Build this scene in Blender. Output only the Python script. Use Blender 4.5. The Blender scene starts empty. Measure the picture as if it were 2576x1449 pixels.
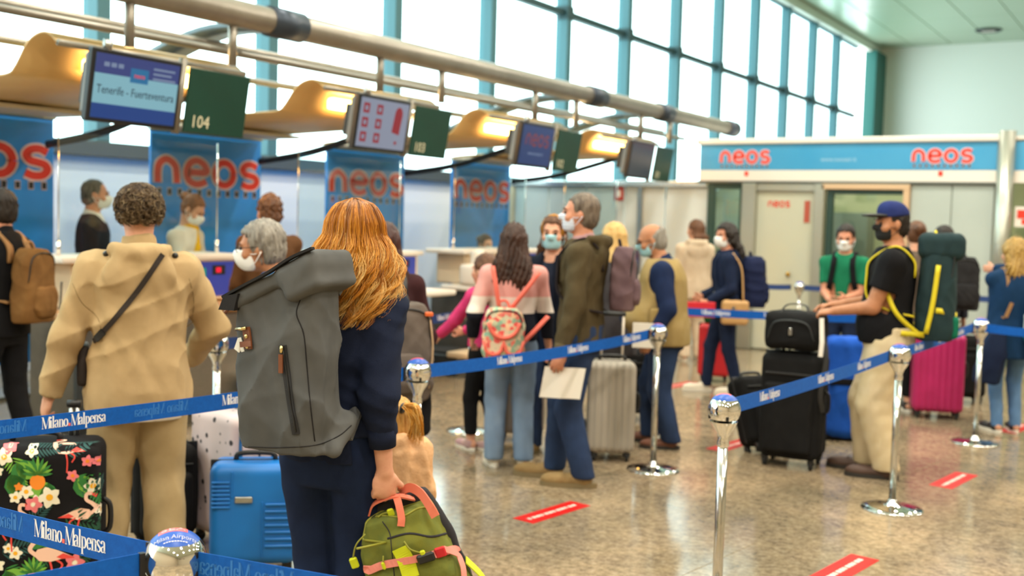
import bpy, bmesh, math, random
import numpy as np
from mathutils import Vector, Matrix
random.seed(7); RNG = np.random.default_rng(7)
S = bpy.context.scene; COL = S.collection
PI = math.pi; rad = math.radians
# ------------------------------------------------------------------ camera
FPX, CX, CY = 2750.0, 1288.0, 724.5
YAW, PITCH, ROLL, EYE = rad(31.9), math.atan((724.5 - 548) / 2750.0), math.atan(.028), 1.68
_F = Vector((-math.sin(YAW) * math.cos(PITCH), math.cos(YAW) * math.cos(PITCH), -math.sin(PITCH)))
_R0 = Vector((math.cos(YAW), math.sin(YAW), 0)); _U0 = _R0.cross(_F)
_R = _R0 * math.cos(ROLL) + _U0 * math.sin(ROLL); _U = _U0 * math.cos(ROLL) - _R0 * math.sin(ROLL)
EYEP = Vector((0, 0, EYE))
cd = bpy.data.cameras.new('camera'); cam = bpy.data.objects.new('camera', cd); COL.objects.link(cam)
cd.sensor_width = 36; cd.lens = 36 * FPX / 2576; cd.clip_end = 300
M = Matrix((_R, _U, -_F)).transposed().to_4x4(); M.translation = EYEP; cam.matrix_world = M
cd.dof.use_dof = True; cd.dof.focus_distance = 2.9; cd.dof.aperture_fstop = 2.8
S.camera = cam
# ------------------------------------------------------------------ light and exposure
S.view_settings.view_transform = 'Standard'; S.view_settings.look = 'None'
S.view_settings.exposure = 0.0; S.view_settings.gamma = 1; S.view_settings.use_curve_mapping = False
W = bpy.data.worlds.new('sky'); S.world = W; W.use_nodes = True
bg = W.node_tree.nodes['Background']; bg.inputs[0].default_value = (.93, 1, 1, 1); bg.inputs[1].default_value = 5.2
S.cycles.use_denoising = True; S.cycles.max_bounces = 8; S.cycles.diffuse_bounces = 4; S.cycles.glossy_bounces = 4
S.cycles.transparent_max_bounces = 16; S.cycles.sample_clamp_indirect = 6; S.cycles.caustics_reflective = False; S.cycles.caustics_refractive = False
def area(name, loc, sx, sy, power, col, rot=(0, 0, 0), portal=False):
    l = bpy.data.lights.new(name, 'AREA'); l.shape = 'RECTANGLE'; l.size = sx; l.size_y = sy; l.energy = power; l.color = col
    o = bpy.data.objects.new(name, l); COL.objects.link(o); o.location = loc; o.rotation_euler = rot
    if portal: l.cycles.is_portal = True
    return o
area('window_portal', (-9.7, 16, 5.1), 48, 5.8, 1, (1, 1, 1), (0, -PI / 2, 0), True).rotation_euler = (PI / 2, 0, PI / 2 * 3)
def ray(px, py): return (_F + _R * ((px - CX) / FPX) + _U * ((CY - py) / FPX))
def proj(p): v = p - EYEP; k = v.dot(_F); return CX + FPX * v.dot(_R) / k, CY - FPX * v.dot(_U) / k
def on_z(px, py, z): r = ray(px, py); return EYEP + r * ((z - EYE) / r.z)
def on_x(px, py, x): r = ray(px, py); return EYEP + r * (x / r.x)
def on_y(px, py, y): r = ray(px, py); return EYEP + r * (y / r.y)
_FH = Vector((-math.sin(YAW), math.cos(YAW), 0))
def at(px, py, d):                       # point at horizontal depth d
    r = ray(px, py); return EYEP + r * (d / r.dot(_FH))
def pxz(px, d, z):                       # ground-plan place of column px (near the horizon) at depth d, height z
    p = at(px, 548 + .028 * (px - CX) + (EYE - z) * FPX / d, d); p.z = z; return p
def heading(px, ang): return YAW - math.atan((px - CX) / FPX) + rad(ang)
# ------------------------------------------------------------------ materials
def lin(c):
    if isinstance(c, str): c = tuple(int(c[i:i + 2], 16) / 255 for i in (0, 2, 4))
    else: return tuple(c) + (1,)
    return tuple(x / 12.92 if x <= .04045 else ((x + .055) / 1.055) ** 2.4 for x in c) + (1,)
MATS = {}
def nd(nt, t, **k):
    n = nt.nodes.new(t)
    for a, b in k.items():
        if a in n.inputs.keys(): n.inputs[a].default_value = b
        else: setattr(n, a, b)
    return n
def mat(name, col, rough=.6, metal=0, col2=None, scale=20, bump=0, bscale=None, emit=None, estr=1, stretch=(1, 1, 1), coat=0, spec=.5, sheen=0, detail=3):
    if name in MATS: return MATS[name]
    m = bpy.data.materials.new(name); m.use_nodes = True; nt = m.node_tree; b = nt.nodes['Principled BSDF']
    b.inputs['Base Color'].default_value = lin(col); b.inputs['Roughness'].default_value = rough; b.inputs['Metallic'].default_value = metal
    b.inputs['Specular IOR Level'].default_value = spec; b.inputs['Coat Weight'].default_value = coat
    if sheen: b.inputs['Sheen Weight'].default_value = sheen
    if emit: b.inputs['Emission Color'].default_value = lin(emit); b.inputs['Emission Strength'].default_value = estr
    if col2 or bump:
        tc = nd(nt, 'ShaderNodeTexCoord'); mp = nd(nt, 'ShaderNodeMapping'); mp.inputs['Scale'].default_value = stretch
        nt.links.new(tc.outputs['Object'], mp.inputs[0])
        n = nd(nt, 'ShaderNodeTexNoise', Scale=scale, Detail=detail, Roughness=.6); nt.links.new(mp.outputs[0], n.inputs['Vector'])
        if col2:
            r = nd(nt, 'ShaderNodeValToRGB'); r.color_ramp.elements[0].position = .33; r.color_ramp.elements[1].position = .67
            r.color_ramp.elements[0].color = lin(col); r.color_ramp.elements[1].color = lin(col2)
            nt.links.new(n.outputs[0], r.inputs[0]); nt.links.new(r.outputs[0], b.inputs['Base Color'])
        if bump:
            n2 = nd(nt, 'ShaderNodeTexNoise', Scale=bscale or scale, Detail=2); nt.links.new(mp.outputs[0], n2.inputs['Vector'])
            bp = nd(nt, 'ShaderNodeBump', Strength=bump, Distance=.0025); nt.links.new(n2.outputs[0], bp.inputs['Height']); nt.links.new(bp.outputs[0], b.inputs['Normal'])
    MATS[name] = m; return m
def glass(name, tint, refl=.1, gcol='ffffff'):
    if name in MATS: return MATS[name]
    m = bpy.data.materials.new(name); m.use_nodes = True; nt = m.node_tree; nt.nodes.clear()
    o = nd(nt, 'ShaderNodeOutputMaterial'); t = nd(nt, 'ShaderNodeBsdfTransparent'); t.inputs[0].default_value = lin(tint)
    g = nd(nt, 'ShaderNodeBsdfGlossy'); g.inputs['Roughness'].default_value = .02; g.inputs[0].default_value = lin(gcol)
    f0 = nd(nt, 'ShaderNodeLayerWeight', Blend=.5); f = nd(nt, 'ShaderNodeMath', operation='POWER'); f.inputs[1].default_value = 5; nt.links.new(f0.outputs['Facing'], f.inputs[0]); mx = nd(nt, 'ShaderNodeMixShader'); ad = nd(nt, 'ShaderNodeMath', operation='MULTIPLY_ADD'); ad.inputs[1].default_value = .8 - refl; ad.inputs[2].default_value = refl * .6; ad.use_clamp = True
    nt.links.new(f.outputs[0], ad.inputs[0]); nt.links.new(ad.outputs[0], mx.inputs[0]); nt.links.new(t.outputs[0], mx.inputs[1]); nt.links.new(g.outputs[0], mx.inputs[2]); nt.links.new(mx.outputs[0], o.inputs[0])
    MATS[name] = m; return m
def cloth(name, col, col2=None, bump=.25, bscale=260, rough=.85, scale=9):
    return mat(name, col, rough, 0, col2 or col, scale, bump, bscale, spec=.15)
# ------------------------------------------------------------------ objects
def link_mesh(name, V, F, m, parent=None, smooth=True):
    me = bpy.data.meshes.new(name)
    if isinstance(F, np.ndarray):
        n, k = F.shape
        me.vertices.add(len(V)); me.vertices.foreach_set('co', np.asarray(V, np.float32).ravel())
        me.loops.add(n * k); me.loops.foreach_set('vertex_index', F.astype(np.int32).ravel())
        me.polygons.add(n); me.polygons.foreach_set('loop_start', np.arange(0, n * k, k, dtype=np.int32)); me.polygons.foreach_set('loop_total', np.full(n, k, np.int32))
        me.update(calc_edges=True)
    else: me.from_pydata([tuple(v) for v in V], [], F); me.update()
    if smooth: me.polygons.foreach_set('use_smooth', np.ones(len(me.polygons), bool))
    if m: me.materials.append(m)
    o = bpy.data.objects.new(name, me); COL.objects.link(o)
    if parent: o.parent = parent
    return o
def tag(o, label=None, cat=None, group=None, kind=None):
    if label: o['label'] = label
    if cat: o['category'] = cat
    if group: o['group'] = group
    if kind: o['kind'] = kind
    return o
def thing(name, label=None, cat=None, loc=(0, 0, 0), rotz=0, group=None, kind=None):
    o = bpy.data.objects.new(name, None); COL.objects.link(o); o.location = loc; o.rotation_euler = (0, 0, rotz); o.empty_display_size = .1
    return tag(o, label, cat, group, kind)
def copy_tree(o, parent=None):
    c = o.copy(); COL.objects.link(c)
    if parent: c.parent = parent
    for ch in list(o.children): copy_tree(ch, c)
    return c
class MB:
    def __init__(s): s.V = []; s.F = []
    def add(s, V, F):
        n = len(s.V); s.V += [tuple(v) for v in V]; s.F += [tuple(i + n for i in f) for f in F]; return s
    def box(s, lo, hi, bev=0, seg=1, M=None):
        bm = bmesh.new(); bmesh.ops.create_cube(bm, size=1)
        lo, hi = Vector(lo), Vector(hi)
        for v in bm.verts: v.co = Vector([(lo[i] + hi[i]) / 2 + v.co[i] * (hi[i] - lo[i]) for i in range(3)])
        if bev: bmesh.ops.bevel(bm, geom=list(bm.edges), offset=bev, segments=seg, affect='EDGES', profile=.6)
        bm.verts.index_update()
        V = [(M @ v.co if M else v.co.copy()) for v in bm.verts]; F = [[v.index for v in f.verts] for f in bm.faces]; bm.free()
        return s.add(V, F)
    def tube(s, path, r, n=10, cap=True, flat=None):      # r: number or list; flat: (axis vector, ratio) squashes the section
        P = [Vector(p) for p in path]; rs = r if isinstance(r, (list, tuple)) else [r] * len(P)
        V = []; F = []; up = None
        for i, p in enumerate(P):
            t = (P[min(i + 1, len(P) - 1)] - P[max(i - 1, 0)]).normalized()
            if up is None: up = t.orthogonal().normalized()
            a = (up - t * up.dot(t)); a = a.normalized() if a.length > 1e-6 else t.orthogonal().normalized(); up = a; b = t.cross(a)
            for k in range(n):
                w = a * math.cos(2 * PI * k / n) + b * math.sin(2 * PI * k / n)
                if flat: ax = Vector(flat[0]).normalized(); w = w - ax * w.dot(ax) * (1 - flat[1])
                V.append(p + w * rs[i])
        for i in range(len(P) - 1):
            for k in range(n): F.append((i * n + k, i * n + (k + 1) % n, (i + 1) * n + (k + 1) % n, (i + 1) * n + k))
        if cap: F.append(tuple(range(n - 1, -1, -1))); F.append(tuple((len(P) - 1) * n + k for k in range(n)))
        return s.add(V, F)
    def lathe(s, prof, n=32, o=(0, 0, 0), M=None):         # prof [(r,z)]
        V = []; F = []; o = Vector(o)
        for r, z in prof:
            for k in range(n): v = Vector((r * math.cos(2 * PI * k / n), r * math.sin(2 * PI * k / n), z)); V.append((M @ v if M else v) + o)
        for i in range(len(prof) - 1):
            for k in range(n): F.append((i * n + k, i * n + (k + 1) % n, (i + 1) * n + (k + 1) % n, (i + 1) * n + k))
        return s.add(V, F)
    def ribbon(s, path, wdir, w, th, ndir=None):            # flat strap: path, width direction(s), width, thickness
        P = [Vector(p) for p in path]; V = []; F = []
        for i, p in enumerate(P):
            t = (P[min(i + 1, len(P) - 1)] - P[max(i - 1, 0)]).normalized()
            wd = Vector(wdir[i] if isinstance(wdir, list) else wdir); wd = (wd - t * wd.dot(t)).normalized(); n = t.cross(wd)
            ww = w[i] if isinstance(w, list) else w
            for a, b in ((-1, -1), (1, -1), (1, 1), (-1, 1)): V.append(p + wd * a * ww / 2 + n * b * th / 2)
        for i in range(len(P) - 1):
            for k in range(4): F.append((i * 4 + k, i * 4 + (k + 1) % 4, i * 4 + 4 + (k + 1) % 4, i * 4 + 4 + k))
        F.append((3, 2, 1, 0)); F.append(tuple((len(P) - 1) * 4 + k for k in range(4)))
        return s.add(V, F)
    def prism(s, poly, th, f):                              # poly [(u,v)] extruded by th; f(u,v,w) -> point
        n = len(poly); V = [f(u, v, 0) for u, v in poly] + [f(u, v, th) for u, v in poly]
        F = [tuple(range(n - 1, -1, -1)), tuple(range(n, 2 * n))] + [(i, (i + 1) % n, n + (i + 1) % n, n + i) for i in range(n)]
        return s.add(V, F)
    def obj(s, name, m, parent=None, smooth=False): return link_mesh(name, s.V, s.F, m, parent, smooth)
def bez(pts, n=12):                                        # Catmull-Rom through points
    P = [Vector(p) for p in pts]; P = [P[0] * 2 - P[1]] + P + [P[-1] * 2 - P[-2]]; out = []
    for i in range(1, len(P) - 2):
        for k in range(n):
            t = k / n; a, b, c, d = P[i - 1:i + 3]
            out.append(.5 * (2 * b + (c - a) * t + (2 * a - 5 * b + 4 * c - d) * t * t + (3 * b - a - 3 * c + d) * t ** 3))
    out.append(P[-2]); return out
# ------------------------------------------------------------------ lettering
def stroke(pts, wf, n=8, smooth=True):
    P = [Vector((x, y, 0)) for x, y in pts]
    if smooth and len(P) > 2: P = bez(P, n)
    V = []; F = []
    for i, p in enumerate(P):
        t = (P[min(i + 1, len(P) - 1)] - P[max(i - 1, 0)]).normalized(); w = wf(t, i / (len(P) - 1)) if callable(wf) else wf
        V += [(p.x - t.y * w / 2, p.y + t.x * w / 2), (p.x + t.y * w / 2, p.y - t.x * w / 2)]
    for i in range(len(P) - 1): F.append((2 * i, 2 * i + 1, 2 * i + 3, 2 * i + 2))
    return V, F
def con(thick, thin): return lambda t, u: thin + (thick - thin) * abs(t.y) ** 1.6
T, t_ = .2, .05; _c = con(T, t_)
def ring(cx, cy, rx, ry, a0=0, a1=360, n=20): return [(cx + rx * math.cos(rad(a0 + (a1 - a0) * k / n)), cy + ry * math.sin(rad(a0 + (a1 - a0) * k / n))) for k in range(n + 1)]
def stem(x, y0, y1): return ([(x, y0), (x, y1)], T, False)
def serif(x, y, w=.34): return ([(x - w / 2, y), (x + w / 2, y)], t_, False)
GLY = {
 'M': (1.25, [([(.14, 0), (.14, 1.5)], t_, False), ([(.17, 1.5), (.58, 0)], T * .95, False), ([(.58, .02), (1.0, 1.5)], t_, False), stem(1.05, 0, 1.5), serif(.14, .02, .24), serif(1.05, .02), serif(1.1, 1.48, .22), serif(.13, 1.48, .26)]),
 'i': (.36, [stem(.18, 0, 1), stem(.18, 1.22, 1.44), serif(.18, .02), serif(.12, .98, .2)]),
 'l': (.36, [stem(.18, 0, 1.55), serif(.18, .02), serif(.12, 1.53, .2)]),
 'n': (.74, [stem(.18, 0, 1), serif(.18, .02), serif(.12, .98, .2), (ring(.38, .72, .18, .26, 170, 0, 10) + [(.56, .6)], _c, False), stem(.56, 0, .72), serif(.56, .02)]),
 'o': (.74, [(ring(.37, .5, .24, .48), _c, False)]),
 'a': (.68, [([(.12, .72), (.16, .9), (.3, .98), (.44, .88), (.47, .7)], _c, True), stem(.47, .08, .72), ([(.47, .55), (.3, .5), (.14, .38), (.13, .15), (.25, .03), (.4, .1), (.47, .22)], _c, True), ([(.47, .1), (.52, .03), (.62, .06)], t_, True)]),
 'p': (.76, [stem(.18, -.5, 1), serif(.18, -.48), serif(.12, .98, .2), (ring(.38, .5, .22, .46, 150, -150), _c, False)]),
 'e': (.68, [(ring(.35, .5, .22, .48, 5, 320), _c, False), ([(.14, .55), (.56, .55)], t_, False)]),
 's': (.58, [([(.46, .75), (.4, .92), (.26, .97), (.14, .85), (.17, .66), (.3, .52), (.44, .38), (.46, .17), (.33, .03), (.16, .06), (.11, .26)], lambda t, u: t_ + .15 * math.sin(PI * u) ** 1.5, True)]),
}
def serif_text(txt, h):                                    # h = cap height; returns [(V2,F)] and width; '.' slot left for the red square
    sc = h / 1.5; x = 0; V = []; F = []; dots = []
    for ch in txt:
        if ch == '.': dots.append((x + .1) * sc); x += .42; continue
        w, st = GLY[ch]
        for pts, wf, sm in st:
            v, f = stroke(pts, wf, 6, sm); n = len(V); V += [((a + x) * sc, b * sc) for a, b in v]; F += [tuple(i + n for i in q) for q in f]
        x += w * .86
    return V, F, x * sc, dots, sc
NEO = {'n': (1.3, [[(.16, 0), (.16, .5), (.25, .82), (.5, .98), (.75, .9), (.93, .7), (.98, .4), (1.0, 0)]]),
       'e': (1.32, [[(.2, .5), (1.02, .52), (1.0, .78), (.8, .95), (.55, 1.0), (.27, .86), (.14, .5), (.25, .14), (.55, 0), (.85, .04), (1.05, .14)]]),
       'o': (1.36, [ring(.6, .5, .46, .5)]),
       's': (1.0, [[(.88, .88), (.6, 1.0), (.3, .95), (.16, .76), (.28, .57), (.55, .5), (.8, .42), (.88, .22), (.72, .03), (.4, 0), (.12, .1)]])}
def neos(h, wid, bold):
    V = []; F = []; x = 0
    for ch in 'neos':
        w, st = NEO[ch]
        for pts in st:
            v, f = stroke(pts, bold, 6, ch != 'o' and len(pts) > 2); n = len(V); V += [(a + x, b) for a, b in v]; F += [tuple(i + n for i in q) for q in f]
        x += w
    k = wid / x; return [(a * k, b * h) for a, b in V], F
def flat_text(txt, size, align='CENTER'):
    c = bpy.data.curves.new('t', 'FONT'); c.body = txt; c.size = size; c.align_x = align; c.resolution_u = 2; c.extrude = .0006
    o = bpy.data.objects.new('t', c); COL.objects.link(o); dg = bpy.context.evaluated_depsgraph_get(); dg.update()
    me = bpy.data.meshes.new_from_object(o.evaluated_get(dg)); V = [v.co.copy() for v in me.vertices]; F = [tuple(p.vertices) for p in me.polygons]
    bpy.data.objects.remove(o); bpy.data.meshes.remove(me); bpy.data.curves.remove(c); return V, F
def lettering(name, txt, size, m, parent, f, align='CENTER'):   # f(u,v,w) -> point
    V, F = flat_text(txt, size, align); return link_mesh(name, [f(v.x, v.y, v.z) for v in V], F, m, parent, False)
# ------------------------------------------------------------------ signed distance modelling
class Sdf:
    def __init__(s, lo, hi, h):
        s.h = h; s.lo = np.array(lo, float); n = np.ceil((np.array(hi, float) - s.lo) / h).astype(int) + 1; s.n = n
        s.d = np.full(n, 1., np.float32); s.ax = [(s.lo[i] + h * np.arange(n[i])).astype(np.float32) for i in range(3)]
    def win(s, lo, hi):
        sl = []
        for i in range(3):
            a = int(max(0, math.floor((lo[i] - s.lo[i]) / s.h))); b = int(min(s.n[i], math.ceil((hi[i] - s.lo[i]) / s.h) + 1)); sl.append(slice(a, max(a, b)))
        return tuple(sl), s.ax[0][sl[0]][:, None, None], s.ax[1][sl[1]][None, :, None], s.ax[2][sl[2]][None, None, :]
    def put(s, fn, lo, hi, k=.01, sub=False):
        p = max(k, 0) + 3 * s.h; sl, X, Y, Z = s.win([a - p for a in lo], [a + p for a in hi]); D = s.d[sl]
        if D.size == 0: return s
        v = fn(X, Y, Z).astype(np.float32)
        if sub: v = -v; s.d[sl] = np.maximum(D, v) + (np.maximum(k - np.abs(D - v), 0) ** 2 / k * .25 if k > 0 else 0)
        else: s.d[sl] = np.minimum(D, v) - (np.maximum(k - np.abs(D - v), 0) ** 2 / k * .25 if k > 0 else 0)
        return s
    def cap(s, a, b, r1, r2=None, k=.02, sub=False):
        r2 = r1 if r2 is None else r2; a = np.array(a, float); b = np.array(b, float); ba = b - a; L = max(float(ba @ ba), 1e-9)
        def fn(X, Y, Z):
            x, y, z = X - a[0], Y - a[1], Z - a[2]; t = np.clip((x * ba[0] + y * ba[1] + z * ba[2]) / L, 0, 1)
            return np.sqrt((x - t * ba[0]) ** 2 + (y - t * ba[1]) ** 2 + (z - t * ba[2]) ** 2) - (r1 + (r2 - r1) * t)
        m = max(r1, r2); return s.put(fn, np.minimum(a, b) - m, np.maximum(a, b) + m, k, sub)
    def cut(s, c, d, R, L=.14):                            # removes the slice beyond c along d, within R of the axis
        c = np.array(c, float); d = np.array(d, float); d /= np.linalg.norm(d)
        def fn(X, Y, Z):
            x, y, z = X - c[0], Y - c[1], Z - c[2]; a = x * d[0] + y * d[1] + z * d[2]; rr = np.sqrt(np.maximum(x * x + y * y + z * z - a * a, 0)); return np.maximum(np.maximum(-a, rr - R), a - L)
        e = c + d * L / 2; return s.put(fn, e - R - L / 2, e + R + L / 2, .004, True)
    def chain(s, pts, rs, k=.02):
        for i in range(len(pts) - 1): s.cap(pts[i], pts[i + 1], rs[i], rs[i + 1], k)
        return s
    def ell(s, c, r, R=None, k=.02, sub=False):
        c = np.array(c, float); r = np.array(r, float); R = np.eye(3) if R is None else np.array(R)
        def fn(X, Y, Z):
            x, y, z = X - c[0], Y - c[1], Z - c[2]
            q = [x * R[0, i] + y * R[1, i] + z * R[2, i] for i in range(3)]
            k0 = np.sqrt(sum((q[i] / r[i]) ** 2 for i in range(3))); k1 = np.sqrt(sum((q[i] / r[i] ** 2) ** 2 for i in range(3))) + 1e-6
            return k0 * (k0 - 1) / k1
        m = np.abs(R) @ r; return s.put(fn, c - m, c + m, k, sub)
    def box(s, c, half, R=None, rnd=.01, k=.01, sub=False):
        c = np.array(c, float); hf = np.array(half, float); R = np.eye(3) if R is None else np.array(R)
        def fn(X, Y, Z):
            x, y, z = X - c[0], Y - c[1], Z - c[2]
            q = [np.abs(x * R[0, i] + y * R[1, i] + z * R[2, i]) - (hf[i] - rnd) for i in range(3)]
            return np.sqrt(sum(np.maximum(a, 0) ** 2 for a in q)) + np.minimum(np.maximum(np.maximum(q[0], q[1]), q[2]), 0) - rnd
        m = np.abs(R) @ hf; return s.put(fn, c - m, c + m, k, sub)
    def loft(s, zs, cx, cy, rx, ry, p=2, k=.02, sub=False):
        zs, cx, cy, rx, ry = [np.array(a, float) * np.ones(len(zs)) for a in (zs, cx, cy, rx, ry)]
        zf = np.linspace(zs[0], zs[-1], 60)
        def sm(a):
            v = np.interp(zf, zs, a)
            for _ in range(3): v[1:-1] = (v[:-2] + 2 * v[1:-1] + v[2:]) / 4
            return v
        A = [sm(a) for a in (cx, cy, rx, ry)]
        def fn(X, Y, Z):
            z = Z[0, 0, :]; ccx, ccy, rrx, rry = [np.interp(z, zf, a)[None, None, :].astype(np.float32) for a in A]
            q = ((np.abs(X - ccx) / rrx) ** p + (np.abs(Y - ccy) / rry) ** p) ** (1 / p)
            d = (q - 1) * np.minimum(rrx, rry); e = np.maximum(zs[0] - Z, Z - zs[-1]); r = .012
            return np.minimum(np.maximum(d + r, e + r), 0) + np.sqrt(np.maximum(d + r, 0) ** 2 + np.maximum(e + r, 0) ** 2) - r
        return s.put(fn, [(cx - rx).min(), (cy - ry).min(), zs[0]], [(cx + rx).max(), (cy + ry).max(), zs[-1]], k, sub)
    def plane(s, pt, n, k=.01):                            # removes the side n points to
        n = np.array(n, float); n /= np.linalg.norm(n); X, Y, Z = s.ax[0][:, None, None], s.ax[1][None, :, None], s.ax[2][None, None, :]
        v = (X - pt[0]) * n[0] + (Y - pt[1]) * n[1] + (Z - pt[2]) * n[2]
        s.d = np.maximum(s.d, v) + (np.maximum(k - np.abs(s.d - v), 0) ** 2 / k * .25).astype(np.float32); s.d = s.d.astype(np.float32); return s
    def disp(s, fn, band=.05):
        m = np.nonzero(np.abs(s.d) < band)
        if len(m[0]): s.d[m] += fn(s.ax[0][m[0]], s.ax[1][m[1]], s.ax[2][m[2]]).astype(np.float32)
        return s
    def folds(s, amp, freq=18, seed=0, st=(1, 1, .6)):
        r = np.random.default_rng(seed); K = r.normal(size=(6, 3)) * np.array(st); K /= np.linalg.norm(K, axis=1)[:, None]; ph = r.uniform(0, 6.28, 6)
        def fn(x, y, z):
            w = [K[i, 0] * x + K[i, 1] * y + K[i, 2] * z for i in range(6)]
            a = np.sin(freq * w[0] + ph[0] + 1.6 * np.sin(freq * .7 * w[1] + ph[1])); a = np.sqrt(np.abs(a)); b = np.sin(freq * 1.9 * w[2] + ph[2] + 1.4 * np.sin(freq * w[3] + ph[3])); c = np.sin(freq * 3.4 * w[4] + ph[4] + 1.2 * np.sin(freq * 1.5 * w[5] + ph[5]))
            return amp * (np.abs(a) * 1.0 + .6 * np.abs(b) + .25 * c - .8)
        return s.disp(fn)
    def mesh(s):
        d = s.d; h = s.h; d[0] = np.maximum(d[0], .001); d[-1] = np.maximum(d[-1], .001); d[:, 0] = np.maximum(d[:, 0], .001); d[:, -1] = np.maximum(d[:, -1], .001); d[:, :, 0] = np.maximum(d[:, :, 0], .001); d[:, :, -1] = np.maximum(d[:, :, -1], .001)
        g = d < 0; c = np.zeros([n - 1 for n in d.shape], np.int8)
        for i in (0, 1):
            for j in (0, 1):
                for k in (0, 1): c += g[i:i + c.shape[0], j:j + c.shape[1], k:k + c.shape[2]]
        m = (c > 0) & (c < 8); idx = np.argwhere(m); acc = np.zeros((len(idx), 3)); cnt = np.zeros(len(idx))
        for ax in range(3):
            o = [a for a in range(3) if a != ax]
            for p in (0, 1):
                for q in (0, 1):
                    c0 = np.zeros(3, int); c0[o[0]] = p; c0[o[1]] = q; c1 = c0.copy(); c1[ax] = 1
                    a = d[tuple((idx + c0).T)]; b = d[tuple((idx + c1).T)]; x = (a < 0) != (b < 0); t = np.where(x, a / np.where(x, a - b, 1), 0)
                    P = np.repeat(c0[None].astype(float), len(idx), 0); P[:, ax] = t; acc += P * x[:, None]; cnt += x
        V = s.lo + h * (idx + acc / cnt[:, None]); vid = np.full(m.shape, -1, np.int32); vid[m] = np.arange(len(idx)); Q = []
        for ax in range(3):
            u, v = (ax + 1) % 3, (ax + 2) % 3
            lo = [slice(None)] * 3; hi = [slice(None)] * 3; lo[ax] = slice(0, -1); hi[ax] = slice(1, None)
            x = g[tuple(lo)] != g[tuple(hi)]; e = np.argwhere(x); e = e[(e[:, u] > 0) & (e[:, v] > 0) & (e[:, u] < d.shape[u] - 1) & (e[:, v] < d.shape[v] - 1)]
            neg = g[tuple(e.T)]; f = []
            for du, dv in ((0, 0), (1, 0), (1, 1), (0, 1)):
                w = e.copy(); w[:, u] -= du; w[:, v] -= dv; f.append(vid[tuple(w.T)])
            f = np.stack(f, 1); f[~neg] = f[~neg][:, ::-1]; Q.append(f)
        return V, np.concatenate(Q)
    def obj(s, name, m, parent=None, xf=None):
        V, F = s.mesh()
        if xf is not None: V = V @ np.array(xf.to_3x3()).T + np.array(xf.translation)
        return link_mesh(name, V, F, m, parent, True)
# ------------------------------------------------------------------ shared materials
CHROME = mat('chrome', 'e8e8e6', .06, 1); STEEL = mat('brushed_steel', 'b9bcba', .28, 1, 'a3a6a4', 30, .05, 200, stretch=(1, 1, 12))
BLACK = mat('black_plastic', '151516', .45); DARK = mat('dark_metal', '3c4043', .45, .4); RUBBER = mat('black_rubber', '1b1b1b', .8)
WHITE = mat('white_laminate', 'e9e2d8', .4); BEIGE = mat('beige_laminate', 'd9c3a4', .45); NEORED = mat('sign_red', 'e2321c', .5); NEOPALE = mat('sign_pale_edge', 'e6c9cd', .5); SIGNBLACK = mat('sign_black', '1a1d22', .6)
TUBE = mat('satin_tube_metal', '9b958a', .36, .6, '8d877c', 4)
MULL = mat('teal_grey_mullion', '44707a', .5, .1)
def facexz(Y, x0=0, z0=0, s=-1): return lambda u, v, w: (x0 + u, Y + s * w, z0 + v)      # faces -Y
def faceyz(X, y0=0, z0=0, s=1): return lambda u, v, w: (X + s * w, y0 + u, z0 + v)       # faces +X, u runs along +Y
# ------------------------------------------------------------------ floor: polished granite slabs
def floor_mat():
    m = bpy.data.materials.new('polished_granite'); m.use_nodes = True; nt = m.node_tree; b = nt.nodes['Principled BSDF']
    g = nd(nt, 'ShaderNodeNewGeometry'); oi = nd(nt, 'ShaderNodeObjectInfo'); L = nt.links.new
    v = nd(nt, 'ShaderNodeTexNoise', Scale=26, Detail=5, Roughness=.75); n = nd(nt, 'ShaderNodeTexNoise', Scale=7, Detail=4, Roughness=.6); big = nd(nt, 'ShaderNodeTexNoise', Scale=.9, Detail=3); sp = nd(nt, 'ShaderNodeTexVoronoi', Scale=70)
    for q in (v, n, big, sp): L(g.outputs['Position'], q.inputs['Vector'])
    r = nd(nt, 'ShaderNodeValToRGB'); e = r.color_ramp.elements; e[0].position = .34; e[0].color = lin('4c4238'); e[1].position = .66; e[1].color = lin('cdbda4'); k = e.new(.47); k.color = lin('94826a'); k = e.new(.55); k.color = lin('b09d82')
    L(v.outputs[0], r.inputs[0])
    r2 = nd(nt, 'ShaderNodeValToRGB'); e = r2.color_ramp.elements; e[0].position = .36; e[0].color = lin('8c7d68'); e[1].position = .62; e[1].color = lin('c2ad8b'); L(n.outputs[0], r2.inputs[0])
    mx = nd(nt, 'ShaderNodeMix', data_type='RGBA'); mx.inputs[0].default_value = .4; L(r.outputs[0], mx.inputs[6]); L(r2.outputs[0], mx.inputs[7])
    r3 = nd(nt, 'ShaderNodeValToRGB'); e = r3.color_ramp.elements; e[0].position = .42; e[0].color = (.60, .605, .60, 1); e[1].position = .6; e[1].color = (.92, .885, .855, 1); L(big.outputs[0], r3.inputs[0])
    m2 = nd(nt, 'ShaderNodeMix', data_type='RGBA', blend_type='MULTIPLY'); m2.inputs[0].default_value = 1; L(mx.outputs[2], m2.inputs[6]); L(r3.outputs[0], m2.inputs[7])
    hs = nd(nt, 'ShaderNodeHueSaturation'); mr = nd(nt, 'ShaderNodeMapRange'); mr.inputs[3].default_value = .93; mr.inputs[4].default_value = 1.05; L(oi.outputs['Random'], mr.inputs[0]); L(mr.outputs[0], hs.inputs['Value']); L(m2.outputs[2], hs.inputs['Color'])
    L(hs.outputs[0], b.inputs['Base Color']); b.inputs['Roughness'].default_value = .13; b.inputs['Specular IOR Level'].default_value = .62
    return m
GRAN = floor_mat()
fl = MB().box((-10.2, -8, -.12), (14, 40.2, -.004)).obj('floor', GRAN); tag(fl, kind='structure')
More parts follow.
